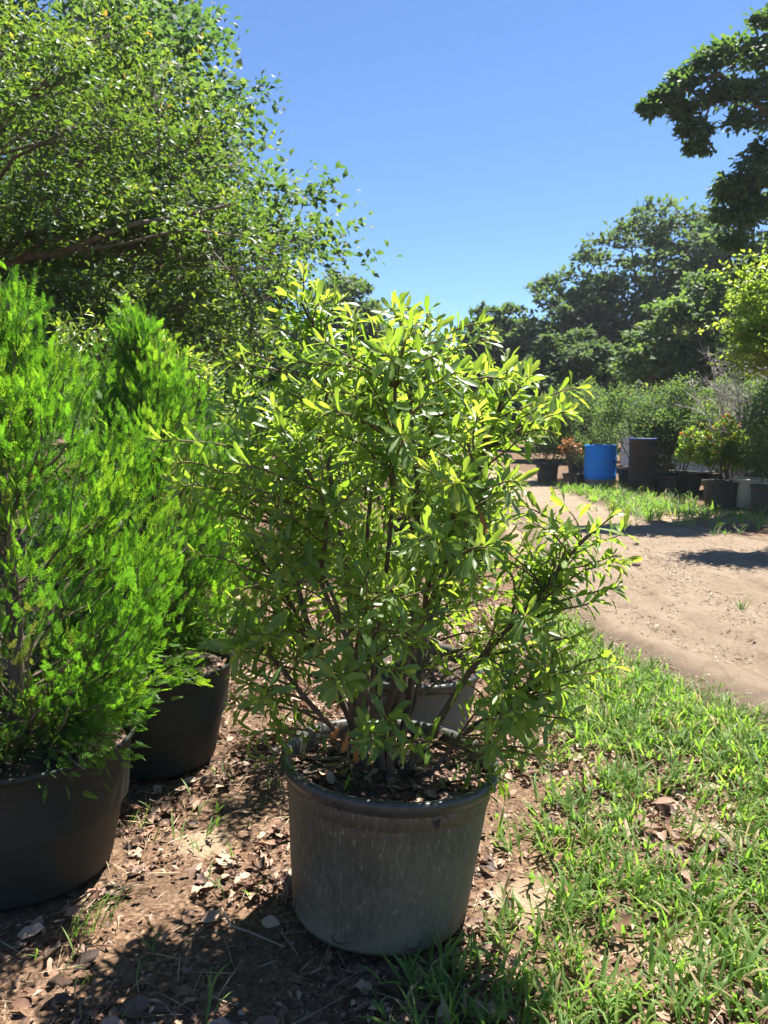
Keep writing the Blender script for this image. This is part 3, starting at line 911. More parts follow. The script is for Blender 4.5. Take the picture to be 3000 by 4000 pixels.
# ------------------------------------------------------------------ trees
def make_twiggy_tree(name, base, ell, n, label, leaf=(.03, .045), zcut=1.9, limbs=12, group=None, leaf_m='crape', parts=300, per_twig=18, tlen=.26, pads=0, clear=None, r0=.06, clump=0, fork=1.0):
    """a tree whose crown is made of thin leafy twigs"""
    base = np.array(base, float)
    root = empty(name, base)
    tag(root, label, "tree", group)
    tips = []
    for (c, r, w) in ell:
        c, r = np.array(c, float), np.array(r, float)
        m = int(n * w)
        got = 0
        if pads:
            npd = int(pads * w)
            d = rand_dirs(npd * 3)
            pc = c + d * r * rg.uniform(.3, 1, (len(d), 1)) ** .4
            pc = pc[pc[:, 2] > zcut + .1 * np.sin(pc[:, 0] * 3.1)][:npd]
            for p0 in pc:
                mm = int(m / npd * rg.uniform(.6, 1.5))
                o_ = norm(p0 - c)
                up = norm(np.array([o_[0] * .5, o_[1] * .5, 1.0]) + rg.normal(0, .2, 3))
                q = rg.normal(0, 1, (mm, 3)) * rg.uniform(.16, .30)
                q = q - (q @ up)[:, None] * up * .72
                tips.append(p0 + q)
            continue
        while got < m:
            d = rand_dirs(m)
            q = rg.uniform(.15, 1, (m, 1)) ** .45
            # lumpy surface
            lump = .86 + .20 * np.sin(d[:, 0:1] * 7 + c[0]) * np.sin(d[:, 2:3] * 6 + 1) + .12 * np.sin(d[:, 1:2] * 11 + d[:, 2:3] * 9)
            p = c + d * r * q * lump
            ok = p[:, 2] > zcut + .25 * np.sin(p[:, 0] * 3.1)
            p = p[ok]
            tips.append(p); got += max(len(p), 1)
    tips = np.concatenate(tips)
    if clear is not None:
        tips = tips[~clear(tips)]
    gs = grow2(base + np.array([0, 0, fork]), tips, limbs, r0, spread=.15, tipr=.004, minlen=.3, kb=6)
    mb = MB()
    mb.tube(np.array([base - [0, 0, .05], base + [.03, 0, fork * .5], base + [0, .02, fork + .25]]) - base, [r0 * 2.0, r0 * 1.7, r0 * 1.3], 10)
    mb.build("trunk", M['bark'], root, smooth=True)
    twigs = []
    for st, rr, brs, tw in gs:
        mb = MB(); mb.tube(st - base, rr, 8)
        lo = mb.build("limb", M['bark'], root, smooth=True)
        mb = MB()
        for b, r1 in brs:
            mb.tube(b - base, np.linspace(min(r1, .018), .004, len(b)), 5)
        for b in tw:
            mb.tube(b[::2] - base, np.linspace(.003, .0015, 3), 3, cap=False)
            twigs.append(b)
        if brs:
            tag(mb.build("branches", M['bark'], lo), kind="stuff")
    P, D, Nn, S, Rn = [], [], [], [], []
    ends = np.array([b[-1] for b in twigs])
    dirs = norm(np.array([b[-1] - b[-3] for b in twigs]))
    k = len(ends)
    cen = tips.mean(0)
    for rep in range(1):
        out = norm(ends - cen)
        d = norm(dirs * .6 + out * .55 + rg.normal(0, .35, (k, 3)) + np.array([0, 0, .12]))
        tone = rg.normal(.48, .17, k)
        for j in range(per_twig):
            f = j / (per_twig - 1)
            along = (f - .55) * tlen
            sag = np.array([0, 0, -1.0]) * (.25 * tlen * f * f)
            p = ends + d * along + sag
            e1 = norm(np.cross(d, np.array([.1, .2, 1.0])))
            e2 = np.cross(d, e1)
            ph = (j % 2) * math.pi + (j // 2) * 1.45 + rg.normal(0, .35, k)
            pr = np.cos(ph)[:, None] * e1 + np.sin(ph)[:, None] * e2 * .5
            ld = d * .55 + pr + rg.normal(0, .2, (k, 3))
            P.append(p + rg.normal(0, .02, (k, 3)) * (1 + clump)); D.append(ld)
            Nn.append(np.array([0, 0, 1.0]) + rg.normal(0, .5, (k, 3)) + out * .2)
            S.append(rg.uniform(*leaf, k) * (1.0 - .25 * f))
            Rn.append(np.clip(tone + .28 * (f - .5) + rg.normal(0, .08, k), 0, .95 + .05 * (f > .9)))
    P, D, Nn, S, Rn = map(np.concatenate, (P, D, Nn, S, Rn))
    Fr = frames(D, Nn)
    rest = make_leaf_parts(root, base, OVAL, [M[leaf_m]], P, Fr, S, Rn, parts, .02) if parts else np.ones(len(P), bool)
    mb = MB()
    ii = np.arange(len(P))
    for j, tp in enumerate(OVAL):
        kk = rest & (ii % len(OVAL) == j)
        mb.inst(tp, P[kk] - base, Fr[kk], S[kk], Rn[kk])
    tag(mb.build("crown", M[leaf_m], root), kind="stuff")
    return root

LIMB = np.array([(-3.3, 5.8, 1.5), (-2.75, 5.2, 2.28), (-2.3, 4.9, 2.48), (-1.95, 4.8, 2.52), (-1.6, 4.8, 2.66), (-1.3, 4.95, 2.76), (-1.0, 5.2, 2.90)])
def off_limb(t):
    zl = np.interp(t[:, 0], LIMB[:, 0], LIMB[:, 2])
    k = t[:, 1] / 4.85
    xs_ = t[:, 0] / k
    zl = 1.55 + (np.interp(xs_, LIMB[:, 0], LIMB[:, 2]) - 1.55) * k
    return (t[:, 1] < 5.0) & (np.abs(t[:, 2] - zl) < .10) & (xs_ < -1.35) & (t[:, 0] > -3)
ft = make_twiggy_tree("flowering_tree", (-3.3, 5.9, 0), [((-3.2, 5.5, 2.85), (2.35, 1.75, 1.75), .85), ((-2.0, 5.2, 2.35), (1.15, .9, .65), .25)], 5300,
                 "broad tree with small glossy leaves arching over the two conifers", leaf=(.043, .066), zcut=1.8, limbs=14, r0=.055, per_twig=15, tlen=.26, pads=300, clear=off_limb)
mb = MB()
mb.tube(resample(LIMB, 28) - np.array([-3.3, 5.9, 0]), np.linspace(.034, .008, 28), 8)
mb.tube(resample(np.array([(-2.0, 4.81, 2.52), (-1.6, 4.75, 2.55), (-1.2, 4.7, 2.62), (-.85, 4.75, 2.60)]), 14) - np.array([-3.3, 5.9, 0]), np.linspace(.013, .004, 14), 6)
mb.build("limb", M['bark'], ft, smooth=True)

def make_tree(name, base, clumps, label, leaf_m, leaf_size, per, group=None, trunk_r=.16, cat="tree", fork=None, tpl=None, squash=.62, bark_m='bark', limb_scale=1.0, cr=None):
    """clumps: array of (x,y,z,r): puffs of leaves at limb ends, drawn dense at the outside"""
    base = np.array(base, float)
    root = empty(name, base)
    tag(root, label, cat, group)
    C = np.array(clumps, float)
    tpl = tpl or OAKS
    zb = C[:, 2].min()
    top = C[:, 2].max()
    fork = fork if fork is not None else max(.3, min(zb + .1, base[2] + (top - base[2]) * .35))
    tr = np.array([base - [0, 0, .1], base + [.04 * top / 5, .02, fork * .55], base + [0, 0, fork]])
    mb = MB(); mb.tube(tr - base, [trunk_r * 1.25, trunk_r, trunk_r * .85], 10)
    mb.build("trunk", M[bark_m], root, smooth=True)
    k = max(3, min(9, len(C) // 7))
    gs = grow(base + np.array([0, 0, fork - .1]), C[:, :3], k, trunk_r * .55, spread=trunk_r * .5, tipr=.012 * limb_scale, minlen=.5, kb=6)
    for st, rr, brs in gs:
        mb = MB(); mb.tube(st - base, rr, 7)
        lo = mb.build("limb", M[bark_m], root, smooth=True)
        mb = MB()
        for b, r1 in brs:
            mb.tube(b - base, np.linspace(min(r1 * 1.6, .05 * limb_scale), .008 * limb_scale, len(b)), 4)
        if brs:
            tag(mb.build("branches", M[bark_m], lo), kind="stuff")
    P, D, Nn, S, Rn = [], [], [], [], []
    cen = C[:, :3].mean(0)
    for c in C:
        m = int(per * rg.uniform(.8, 1.2))
        # each puff is itself a handful of sprigs
        ns = max(3, m // 14)
        sd = rand_dirs(ns)
        sd[:, 2] = np.abs(sd[:, 2]) * .9 - .25
        sc = c[:3] + sd * np.array([1, 1, squash]) * c[3] * rg.uniform(.35, 1.05, (ns, 1))
        j = rg.integers(0, ns, m)
        sig = c[3] * .17
        p = sc[j] + rg.normal(0, 1, (m, 3)) * np.array([sig, sig, sig * .7])
        out = norm(p - c[:3] + .35 * norm(c[:3] - cen))
        P.append(p)
        D.append(out + rg.normal(0, .6, (m, 3)) + np.array([0, 0, -.15]))
        Nn.append(np.array([0, 0, 1.0]) + .4 * out + rg.normal(0, .45, (m, 3)))
        S.append(rg.uniform(.75, 1.25, m) * leaf_size)
        Rn.append(np.clip(rg.normal(.5, .14) + rg.normal(0, .16, m), 0, .95))
    P, D, Nn, S, Rn = map(np.concatenate, (P, D, Nn, S, Rn))
    Fr = frames(D, Nn)
    mb = MB()
    ii = np.arange(len(P))
    for j, tp in enumerate(tpl):
        kk = ii % len(tpl) == j
        mb.inst(tp, P[kk] - base, Fr[kk], S[kk], Rn[kk])
    tag(mb.build("crown", M[leaf_m], root), kind="stuff")
    return root

def puffs(ells, n, r, zmin=None):
    out = []
    tot = sum(e[1][0] * e[1][1] * e[1][2] for e in ells) ** 1
    for c, rr in ells:
        m = max(4, int(n * rr[0] * rr[1] * rr[2] / tot))
        d = rand_dirs(m)
        q = rg.uniform(.2, 1, (m, 1)) ** .4
        p = np.array(c) + d * np.array(rr) * q
        out.append(np.concatenate([p, rg.uniform(r[0], r[1], (m, 1))], 1))
    out = np.concatenate(out)
    if zmin is not None:
        out = out[out[:, 2] > zmin]
    return out

# tall tree behind the arching one
make_tree("shade_tree", (-4.2, 10.5, 0), puffs([((-4.3, 10.2, 4.9), (2.6, 2.4, 2.6)), ((-2.1, 9.6, 3.6), (1.5, 1.4, 1.4)), ((-4.3, 10.2, 2.6), (2.6, 1.5, 1.2)), ((-3.1, 9.5, 5.3), (1.0, 1.0, .9)), ((-1.6, 9.4, 2.2), (1.3, 1.0, 1.0))], 190, (.5, .85)),
          "dark green shade tree rising behind the broad arching tree", 'oak', .11, 260, trunk_r=.2, tpl=QUADL)
make_tree("shade_tree", (-7.5, 15, 0), puffs([((-7, 15, 4.0), (3.2, 2.4, 3.2)), ((-4.2, 14.5, 2.4), (2.0, 1.4, 1.6)), ((-3, 15, 1.4), (2.2, 1.2, 1.1))], 120, (.6, 1.0)),
          "green tree filling the gap low under the arching tree", 'oak', .15, 240, trunk_r=.2, tpl=QUADL)

# overhanging oak at the road
oak_puffs = np.concatenate([puffs([((10.4, 14.2, 6.8), (2.4, 2.2, 2.2))], 28, (.6, .95)),
    np.array([(5.9, 12.2, 6.9, .42), (5.5, 12, 6.75, .40), (5.1, 12, 6.75, .36), (4.75, 12, 6.62, .34), (4.45, 12, 6.35, .30), (4.15, 11.9, 6.12, .22), (3.95, 11.9, 5.98, .17), (4.5, 12, 6.0, .26),
              (4.65, 12, 5.72, .24), (4.72, 12, 5.48, .16), (5.05, 12, 6.2, .36), (5.5, 12.2, 6.25, .42), (5.35, 12, 5.85, .26), (5.9, 12.3, 6.3, .45), (6.3, 12.4, 6.7, .5), (6.3, 12.4, 6.0, .5),
              (5.75, 12.1, 5.35, .38), (5.45, 12, 5.05, .36), (5.2, 12, 4.82, .30), (5.3, 12, 4.45, .32), (5.6, 12.1, 4.65, .40), (5.35, 12, 4.1, .26), (5.9, 12.2, 5.0, .4), (6.2, 12.3, 5.4, .45),
              (5.95, 12.2, 3.75, .42), (6.3, 12.4, 4.1, .45), (5.6, 12.1, 3.6, .32), (6.5, 12.5, 3.5, .5), (6.8, 12.6, 4.8, .5), (7.2, 12.8, 6.0, .6), (7.0, 12.6, 7.2, .5), (6.2, 12.2, 3.0, .45), (5.7, 12.0, 7.25, .3)])])
make_tree("oak_tree", (10.2, 14.0, 0), oak_puffs, "tall dark oak reaching its limbs over the road from the side", 'oak', .105, 480, trunk_r=.28, fork=3.2, squash=.8)

# tree line across the road and behind the shrubs
FAR = [((-7.6, 36), 8.0, 3.2, 'far', "far tree seen between the conifers and the arching tree"),
       ((-1.7, 34), 7.4, 2.3, 'far', "hazy far tree whose top shows above the central shrub"),
       ((1.6, 38), 5.4, 2.4, 'far', "low far tree showing in the dip behind the central shrub"),
       ((5.0, 34), 6.2, 2.1, 'far', "round far tree just beside the central shrub's top"),
       ((7.9, 33), 7.4, 2.5, 'far', "dark far oak between the round far tree and the tallest far oak"),
       ((10.9, 33), 9.9, 3.3, 'far', "tallest far oak with a domed crown beyond the hoop house"),
       ((13.9, 30), 9.6, 3.0, 'far', "far oak whose crown meets the overhanging dark limbs"),
       ((8.6, 21.5), 5.3, 1.9, 'myrtle', "lighter green mid-sized tree in front of the tall far oak"),
       ((6.2, 25), 4.3, 1.7, 'far', "small dark tree above the blue barrel"),
       ((10.4, 18), 4.6, 1.7, 'oak', "dark bushy tree behind the bare grey shrub")]
for (bx, by), hgt, rad, lm, lab in FAR:
    e = [((bx, by, hgt * .66), (rad * .80, rad * .75, hgt * .32)), ((bx - rad * .45, by - .4, hgt * .45), (rad * .62, rad * .6, hgt * .27)), ((bx + rad * .5, by, hgt * .48), (rad * .6, rad * .6, hgt * .27)), ((bx, by - .3, hgt * .24), (rad * .8, rad * .5, hgt * .16))]
    make_tree("far_tree", (bx, by, 0), puffs(e, 150, (hgt * .07, hgt * .13)), lab, lm, .29 if by > 28 else .19, 118, group=None, trunk_r=.2, tpl=QUADL)

# a low mass of woodland closing the horizon
mb = MB()
k = 26000
a = rg.uniform(-42, 46, k)
yy = 46 + rg.normal(0, 1.5, k) + 2 * np.sin(a * .3)
hh = 3.4 + 1.6 * vnoise(a, a * 0, .35, 6) + 1.0 * vnoise(a, a * 0, 1.2, 7)
zz = hh * rg.uniform(0, 1, k) ** .6
Pq = np.stack([a, yy, zz], -1)
Fr = frames(rg.normal(0, 1, (k, 3)), np.array([0, -.3, 1.0]) + rg.normal(0, .5, (k, 3)))
mb.inst(QUADL[0], Pq, Fr, rg.uniform(.3, .6, k), np.clip(rg.normal(.45, .2, k), 0, 1))
tag(mb.build("far_woodland_foliage", M['far']), "low dark woodland closing off the horizon", "woodland", kind="stuff")

# yellow-green tree by the right edge
make_twiggy_tree("young_tree", (5.75, 8.9, 0), [((4.42, 8.7, 2.85), (.74, .55, .55), .6), ((4.3, 8.6, 2.35), (.5, .4, .38), .28), ((5.2, 8.8, 2.6), (.7, .6, .7), .35)], 480,
                 "young yellow green tree with sunlit leaves, under the overhanging oak", leaf=(.06, .09), zcut=1.9, limbs=6, leaf_m='lime', parts=0, per_twig=12, tlen=.36, r0=.03, fork=.9)

# bare grey shrub
root = empty("bare_shrub", (6.05, 13.0, 0))
tag(root, "bare grey twiggy shrub in front of the dark trees", "shrub")
tips = np.array([(6.05, 13.0, 1.85)]) + rg.normal(0, 1, (150, 3)) * np.array([.36, .3, .36])
tips = tips[tips[:, 2] > .7]
for st, rr, brs in grow(np.array([6.05, 13.0, .0]), tips, 9, .022, spread=.1, tipr=.004, minlen=.2):
    mb = MB(); mb.tube(st - np.array([6.05, 13, 0]), rr, 6)
    so = mb.build("stem", M['grey_twig'], root, smooth=True)
    mb = MB()
    for b, r1 in brs:
        mb.tube(b - np.array([6.05, 13, 0]), np.linspace(min(r1, .006), .002, len(b)), 4)
        for q in range(5):
            i = rg.integers(3, 7)
            e = b[i] + rg.normal(0, .12, 3) + [0, 0, .08]
            mb.tube(bez(b[i], (b[i] + e) / 2 + rg.normal(0, .02, 3), e, 4) - np.array([6.05, 13, 0]), [.004, .0035, .003, .002], 4)
    if brs:
        tag(mb.build("branches", M['grey_twig'], so), kind="stuff")

# ------------------------------------------------------------------ nursery row across the road
def small_potted(base, crown, pot, label, leaf_m='myrtle', leaf=.055, n=26, per=95, name="nursery_shrub", r_puff=(.18, .3), squash=.8, group="shrubs in the row across the road", soil_drop=.05):
    base = np.array(base, float)
    root = empty(name, base)
    tag(root, label, "shrub", group)
    r, h, mat = pot
    make_pot(root, r, h, mat, (0, rg.normal(0, .02)), litter=0, soil_drop=soil_drop, rim_mat=mat)
    C = puffs([((base[0] + c[0], base[1] + c[1], c[2]), rr) for c, rr in crown], n, r_puff)
    C = C[C[:, 2] > h + .1]
    gs = grow(base + np.array([0, 0, h - .06]), C[:, :3], 4, .014, spread=.05, tipr=.004, minlen=.15, kb=5)
    for st, rr, brs in gs:
        mb = MB(); mb.tube(st - base, rr, 6)
        so = mb.build("stem", M['stem'], root, smooth=True)
        mb = MB()
        for b, r1 in brs:
            mb.tube(b - base, np.linspace(min(r1, .008), .003, len(b)), 4)
        if brs:
            tag(mb.build("branches", M['stem'], so), kind="stuff")
    P, D, Nn, S, Rn = [], [], [], [], []
    for c in C:
        m = int(per * rg.uniform(.8, 1.2))
        d = rand_dirs(m)
        P.append(c[:3] + d * c[3] * rg.uniform(.2, 1, (m, 1)) ** .5 * np.array([1, 1, squash]))
        D.append(d + rg.normal(0, .4, (m, 3)) + [0, 0, .4]); Nn.append(np.array([0, 0, 1.0]) + .5 * d + rg.normal(0, .4, (m, 3)))
        S.append(rg.uniform(.8, 1.3, m) * leaf)
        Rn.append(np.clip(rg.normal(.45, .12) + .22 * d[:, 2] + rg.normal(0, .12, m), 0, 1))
    P, D, Nn, S, Rn = map(np.concatenate, (P, D, Nn, S, Rn))
    if leaf_m == 'redtip':
        hi = np.clip((P[:, 2] - .75) / .7, 0, 1)
        Rn = np.clip(rg.uniform(0, .6, len(P)) + .5 * (rg.uniform(0, 1, len(P)) < .08 + .32 * hi ** 2) * hi + .3 * (rg.uniform(0, 1, len(P)) < .08), 0, 1)
    Fr = frames(D, Nn)
    mb = MB()
    ii = np.arange(len(P))
    for j, tp in enumerate(QUADL):
        mb.inst(tp, P - base, Fr, S, Rn)
    tag(mb.build("foliage", M[leaf_m], root), kind="stuff")
    return root

ROW = [((3.62, 16.8, 0), [((0, 0, 1.15), (.5, .5, .6))], (.24, .40, M['pot_far']), "green shrub in a pot half hidden by the central shrub, across the road"),
       ((4.35, 16.7, 0), [((0, 0, 1.2), (.65, .5, .75))], (.30, .40, M['pot_far']), "rounded grey green shrub directly behind the blue barrel"),
       ((5.15, 15.6, 0), [((0, 0, 1.25), (.60, .5, .70)), ((-.3, -.2, 1.3), (.4, .3, .4))], (.33, .42, M['pot_far']), "grey green shrub leaning over the tall dark drum"),
       ((5.95, 15.2, 0), [((0, 0, 1.3), (.72, .5, .62)), ((-.2, 0, 1.85), (.3, .25, .25))], (.42, .36, M['pot_far']), "tallest shrub of the row, with golden tips, in a wide low pot"),
       ((6.75, 15.0, 0), [((0, 0, 1.25), (.72, .5, .68))], (.42, .36, M['pot_far']), "grey green shrub in a wide pot behind the red-tipped shrub"),
       ((7.6, 15.0, 0), [((0, 0, 1.3), (.72, .5, .75))], (.40, .36, M['pot_far']), "grey green shrub in the row beside the bare twigs"),
       ((6.55, 12.6, 0), [((0, 0, 1.2), (.55, .5, .75))], (.34, .40, M['pot_far']), "dark shrub in the row behind the cream bucket"),
       ((5.95, 11.62, 0), [((0.1, 0, 1.15), (.45, .4, .6))], (.30, .42, M['pot_far']), "brownish green shrub in the black pot nearest the road edge")]
ROW += [((4.75, 17.7, 0), [((0, 0, 1.2), (.75, .5, .75))], (.3, .38, M['pot_far']), "shrub of the second row, between the barrel and the drum"),
        ((6.3, 17.2, 0), [((0, 0, 1.2), (.8, .5, .75))], (.3, .38, M['pot_far']), "shrub of the second row, behind the golden tipped shrub"),
        ((7.9, 17.0, 0), [((0, 0, 1.25), (.85, .5, .8))], (.3, .38, M['pot_far']), "shrub of the second row, behind the bare twigs"),
        ((6.45, 14.2, 0), [((0, 0, .95), (.6, .4, .5))], (.3, .32, M['pot_far']), "low shrub filling the gap behind the red-tipped shrub"),
        ((5.5, 14.9, 0), [((0, 0, .95), (.42, .35, .45))], (.3, .32, M['pot_far']), "low shrub beside the tall dark drum")]
for b, c, p_, lab in ROW:
    small_potted(b, [((q[0][0], q[0][1], q[0][2] + .08), tuple(v * 1.22 for v in q[1])) for q in c], p_, lab, n=56, per=95)
for b, c, lab in (((-1.9, 7.3, 0), [((0, 0, 1.2), (.7, .5, .75))], "dark shrub in the shade behind the yellowish green shrub"),
                  ((-.75, 7.6, 0), [((0, 0, 1.15), (.65, .5, .7))], "shrub glimpsed between the conifers and the central shrub"),
                  ((.35, 8.0, 0), [((0, 0, 1.1), (.6, .5, .65))], "shrub glimpsed through the middle of the central shrub")):
    small_potted(b, c, (.3, .4, M['pot_far']), lab, n=46, per=105, group="shrubs behind the central shrub")
small_potted((5.58, 12.5, 0), [((.05, 0, 1.02), (.22, .2, .5)), ((-.42, 0, .95), (.3, .2, .3)), ((.3, 0, .95), (.22, .2, .28))], (.29, .42, M['pot_far']),
             "red-tipped shrub in a dark pot, sunlit beside the road", 'redtip', .06, 44, 85, r_puff=(.09, .16), group=None)
def dead_potted():
    r_ = small_potted((3.88, 15.6, 0), [((-.02, 0, .85), (.26, .15, .16))], (.19, .30, M['pot_far']), "small potted shrub with dried orange brown leaves beside the blue barrel", 'dead', .08, 9, 18, r_puff=(.06, .1), group=None)
dead_potted()
small_potted((4.12, 15.9, 0), [((.0, 0, .75), (.16, .15, .3))], (.15, .28, M['pot_far']), "little green shrub in the smallest pot, tucked against the blue barrel", n=9, per=50, r_puff=(.08, .13), leaf=.05, group=None)

# cream bucket
root = empty("bucket", (5.98, 12.35, 0))
tag(root, "cream plastic bucket between the red-tipped shrub and the black pot", "bucket")
mb = MB(); mb.lathe([(.001, .004), (.23, .004), (.24, .02), (.265, .42), (.27, .44), (.255, .445), (.235, .06), (.001, .05)], 40)
mb.build("body", M['pot_white'], root, smooth=True)
mb = MB(); mb.lathe([(.262, .435), (.285, .44), (.295, .47), (.28, .485), (.262, .48), (.258, .44)], 40)
mb.build("rim", M['pot_white'], root, smooth=True)

# blue barrel
root = empty("plastic_barrel", (4.40, 15.45, 0))
tag(root, "open blue plastic barrel with dried mud around its base", "barrel")
prof = [(.001, .003), (.285, .003), (.30, .02), (.312, .12), (.318, .26), (.322, .27), (.322, .285), (.317, .295), (.320, .44), (.319, .58), (.323, .592), (.323, .605), (.318, .617), (.312, .78), (.306, .855)]
mb = MB(); mb.lathe(prof, 56); mb.lathe([(.306, .855), (.297, .85), (.305, .6), (.305, .06), (.001, .05)], 56)
mb.build("body", M['blue'], root, smooth=True)
mb = MB(); mb.lathe([(.308, .85), (.318, .853), (.322, .866), (.318, .88), (.306, .884), (.297, .878), (.296, .85)], 56)
mb.build("rim", M['blue'], root, smooth=True)

# tall dark drum with ragged ridges
root = empty("ridged_drum", (4.95, 14.55, 0))
tag(root, "tall dark ridged drum with a blue rim beside the blue barrel", "drum")
zz = np.linspace(.01, 1.03, 90)
rr = .236 + .016 * (zz / 1.03) + .010 * (np.mod(zz * 15.5, 1.0) > .35) * np.mod(zz * 15.5, 1.0)
mb = MB(); mb.lathe([(.001, .004)] + list(zip(rr, zz)) + [(.225, 1.03)], 48, wob=lambda a, z: .012 * np.sin(a * 5 + z * 40) * np.sin(z * 90))
mb.build("body", pot_mat("drum_plastic", (.02, .018, .017), (.085, .068, .055), .5), root)
mb = MB(); mb.lathe([(.227, 1.028), (.259, 1.03), (.264, 1.045), (.259, 1.06), (.245, 1.063), (.236, 1.05), (.225, .9), (.001, .88)], 48)
mb.build("rim", plain("dusty_blue_rim", (.03, .06, .22), .5, .3, 20), root, smooth=True)

# hoop house behind the shrubs
root = empty("hoop_house", (9.3, 21.0, 0))
tag(root, "low white plastic hoop house behind the shrub row", "greenhouse")
mb = MB()
na, nx = 22, 40
th = np.linspace(0, math.pi, na)
xs = np.linspace(-2.3, 3.6, nx)
X, TH = np.meshgrid(xs, th, indexing='ij')
sag = 1 - .03 * np.abs(np.sin((X + 2.3) / 5.9 * math.pi * 5)) * 0 - .025 * (1 - np.abs(np.cos((X + 2.3) / 5.9 * math.pi * 5)))
V = np.stack([X, -1.5 * np.cos(TH) * sag, 2.0 * np.sin(TH) ** .85 * sag], -1).reshape(-1, 3)
idx = np.arange(na * nx).reshape(nx, na)
F = np.stack([idx[:-1, :-1], idx[1:, :-1], idx[1:, 1:], idx[:-1, 1:]], -1).reshape(-1, 4)
mb.add(V, F)
mb.build("cover", M['poly'], root, smooth=True)
for xe in (-2.3, 3.6):
    mb = MB()
    Ve = np.stack([np.full(na, xe), -1.48 * np.cos(th), 1.98 * np.sin(th) ** .85], -1)
    mb.add(Ve, np.array([list(range(na))]))
    mb.build("end_wall", M['poly'], root)
for xe in np.linspace(-2.3, 3.6, 6):
    mb = MB()
    mb.tube(np.stack([np.full(na, xe), -1.515 * np.cos(th), 2.02 * np.sin(th) ** .85], -1), .016, 6)
    mb.build("hoop", M['steel'], root, smooth=True)

# ------------------------------------------------------------------ litter, straw, grass
POTS = [(-.015, 2.21, .28), (.12, 3.55, .30), (-1.38, 4.15, .3), (-1.23, 2.44, .32), (-1.04, 3.28, .31)]
def clear_of_pots(x, y, grow_=0.0):
    ok = np.ones(len(x), bool)
    for px, py, pr in POTS:
        ok &= np.hypot(x - px, y - py) > pr + grow_
    return ok

def scatter(n, x0, x1, y0, y1):
    return rg.uniform(x0, x1, n), rg.uniform(y0, y1, n)

GRASS = [(.40, 2.75), (.55, 3.1), (.80, 3.55), (1.0, 4.3), (1.15, 5.3), (1.25, 6.5), (1.50, 8.0), (1.62, 7.6), (1.42, 6.0), (1.40, 5.0), (1.62, 4.25), (1.92, 3.5), (2.4, 2.6), (2.6, 1.2), (.0, 1.3), (-.02, 1.72), (.10, 1.92), (.30, 2.06), (.37, 2.25), (.45, 2.5)]
def grass_density(x, y):
    d = in_poly(x, y, GRASS).astype(float)
    nz = vnoise(x, y, 3.2, 21) * .65 + vnoise(x, y, 8.5, 22) * .35
    d = d * np.clip((nz - .24) / .2, .0, 1)
    for bx, by, br, am in ((.62, 3.15, .26, .97), (.46, 2.36, .17, .97), (.66, 2.06, .14, .9), (1.12, 2.75, .16, .85), (.50, 2.85, .24, .97), (.8, 3.5, .18, .8), (.95, 2.4, .10, .8), (1.35, 2.95, .12, .8), (.85, 2.75, .10, .7), (.35, 1.95, .1, .8)):
        d = d * (1 - am * np.exp(-((x - bx) ** 2 + (y - by) ** 2) / br ** 2))
    dense = np.exp(-((x - 1.25) ** 2 / .25 + (y - 3.6) ** 2 / .5))
    return np.clip(d * (.75 + 1.1 * dense), 0, 1.6)

# fallen leaves
x, y = scatter(76000, -2.4, 1.9, 1.1, 6.5)
dens = np.clip(1.2 - (y - 2) / 7, .25, 1) * (x < road_left_x(y) - .12)
dens = dens * (1 - .55 * np.clip(grass_density(x, y), 0, 1)) * np.clip((vnoise(x, y, 2.4, 9) - .18) / .3, .15, 1)
for bx, by, br in ((-.62, 2.62, .2), (.46, 2.28, .16)):
    dens = dens * (1 - .8 * np.exp(-((x - bx) ** 2 + (y - by) ** 2) / br ** 2))
keep = (rg.uniform(0, 1, len(x)) < dens * .95) & clear_of_pots(x, y)
x, y = x[keep], y[keep]
k = len(x)
mb = MB()
Pq = np.stack([x, y, rg.uniform(.003, .022, k)], -1)
a = rg.uniform(0, 6.28, k)
Fr = frames(np.stack([np.cos(a), np.sin(a), rg.normal(.08, .3, k)], -1), np.stack([rg.normal(0, .62, k), rg.normal(0, .62, k), np.ones(k)], -1))
S = np.where(rg.uniform(0, 1, k) < .78, rg.uniform(.014, .032, k), rg.gamma(5.0, .0072, k) + .014)
S = np.minimum(S, .085)
Rn = np.clip(rg.beta(1.0, 1.05, k), 0, 1)
ii = np.arange(k)
small = S < .032
mb.inst(simple_leaf(.24, .5, .3), Pq[small], Fr[small], S[small], Rn[small])
for j, tp in enumerate(LITTER):
    kk = (ii % len(LITTER) == j) & ~small
    mb.inst(tp, Pq[kk], Fr[kk], S[kk], Rn[kk])
tag(mb.build("fallen_leaves", M['litter'], smooth=True), "brown fallen leaves covering the ground around the pots", "leaves", kind="stuff")

# straw and dry stems
x, y = scatter(5200, -2.8, 2.2, 1.0, 6.5)
keep = clear_of_pots(x, y) & (x < road_left_x(y) + .1)
x, y = x[keep], y[keep]
k = len(x)
mb = MB()
a = rg.uniform(0, 6.28, k)
Fr = frames(np.stack([np.cos(a), np.sin(a), rg.normal(.03, .08, k)], -1), np.stack([rg.normal(0, .3, k), rg.normal(0, .3, k), np.ones(k)], -1))
S3 = np.stack([rg.uniform(.0015, .0038, k), rg.uniform(.03, .16, k), np.full(k, .06)], -1)
tp = blade_tpl(.12, .25, 4)
mb.inst(tp, np.stack([x, y, rg.uniform(.004, .018, k)], -1), Fr, S3, rg.uniform(0, 1, k))
tag(mb.build("dry_straw_litter", M['straw']), "dry straw and thin dead stems lying among the leaves", "straw", kind="stuff")

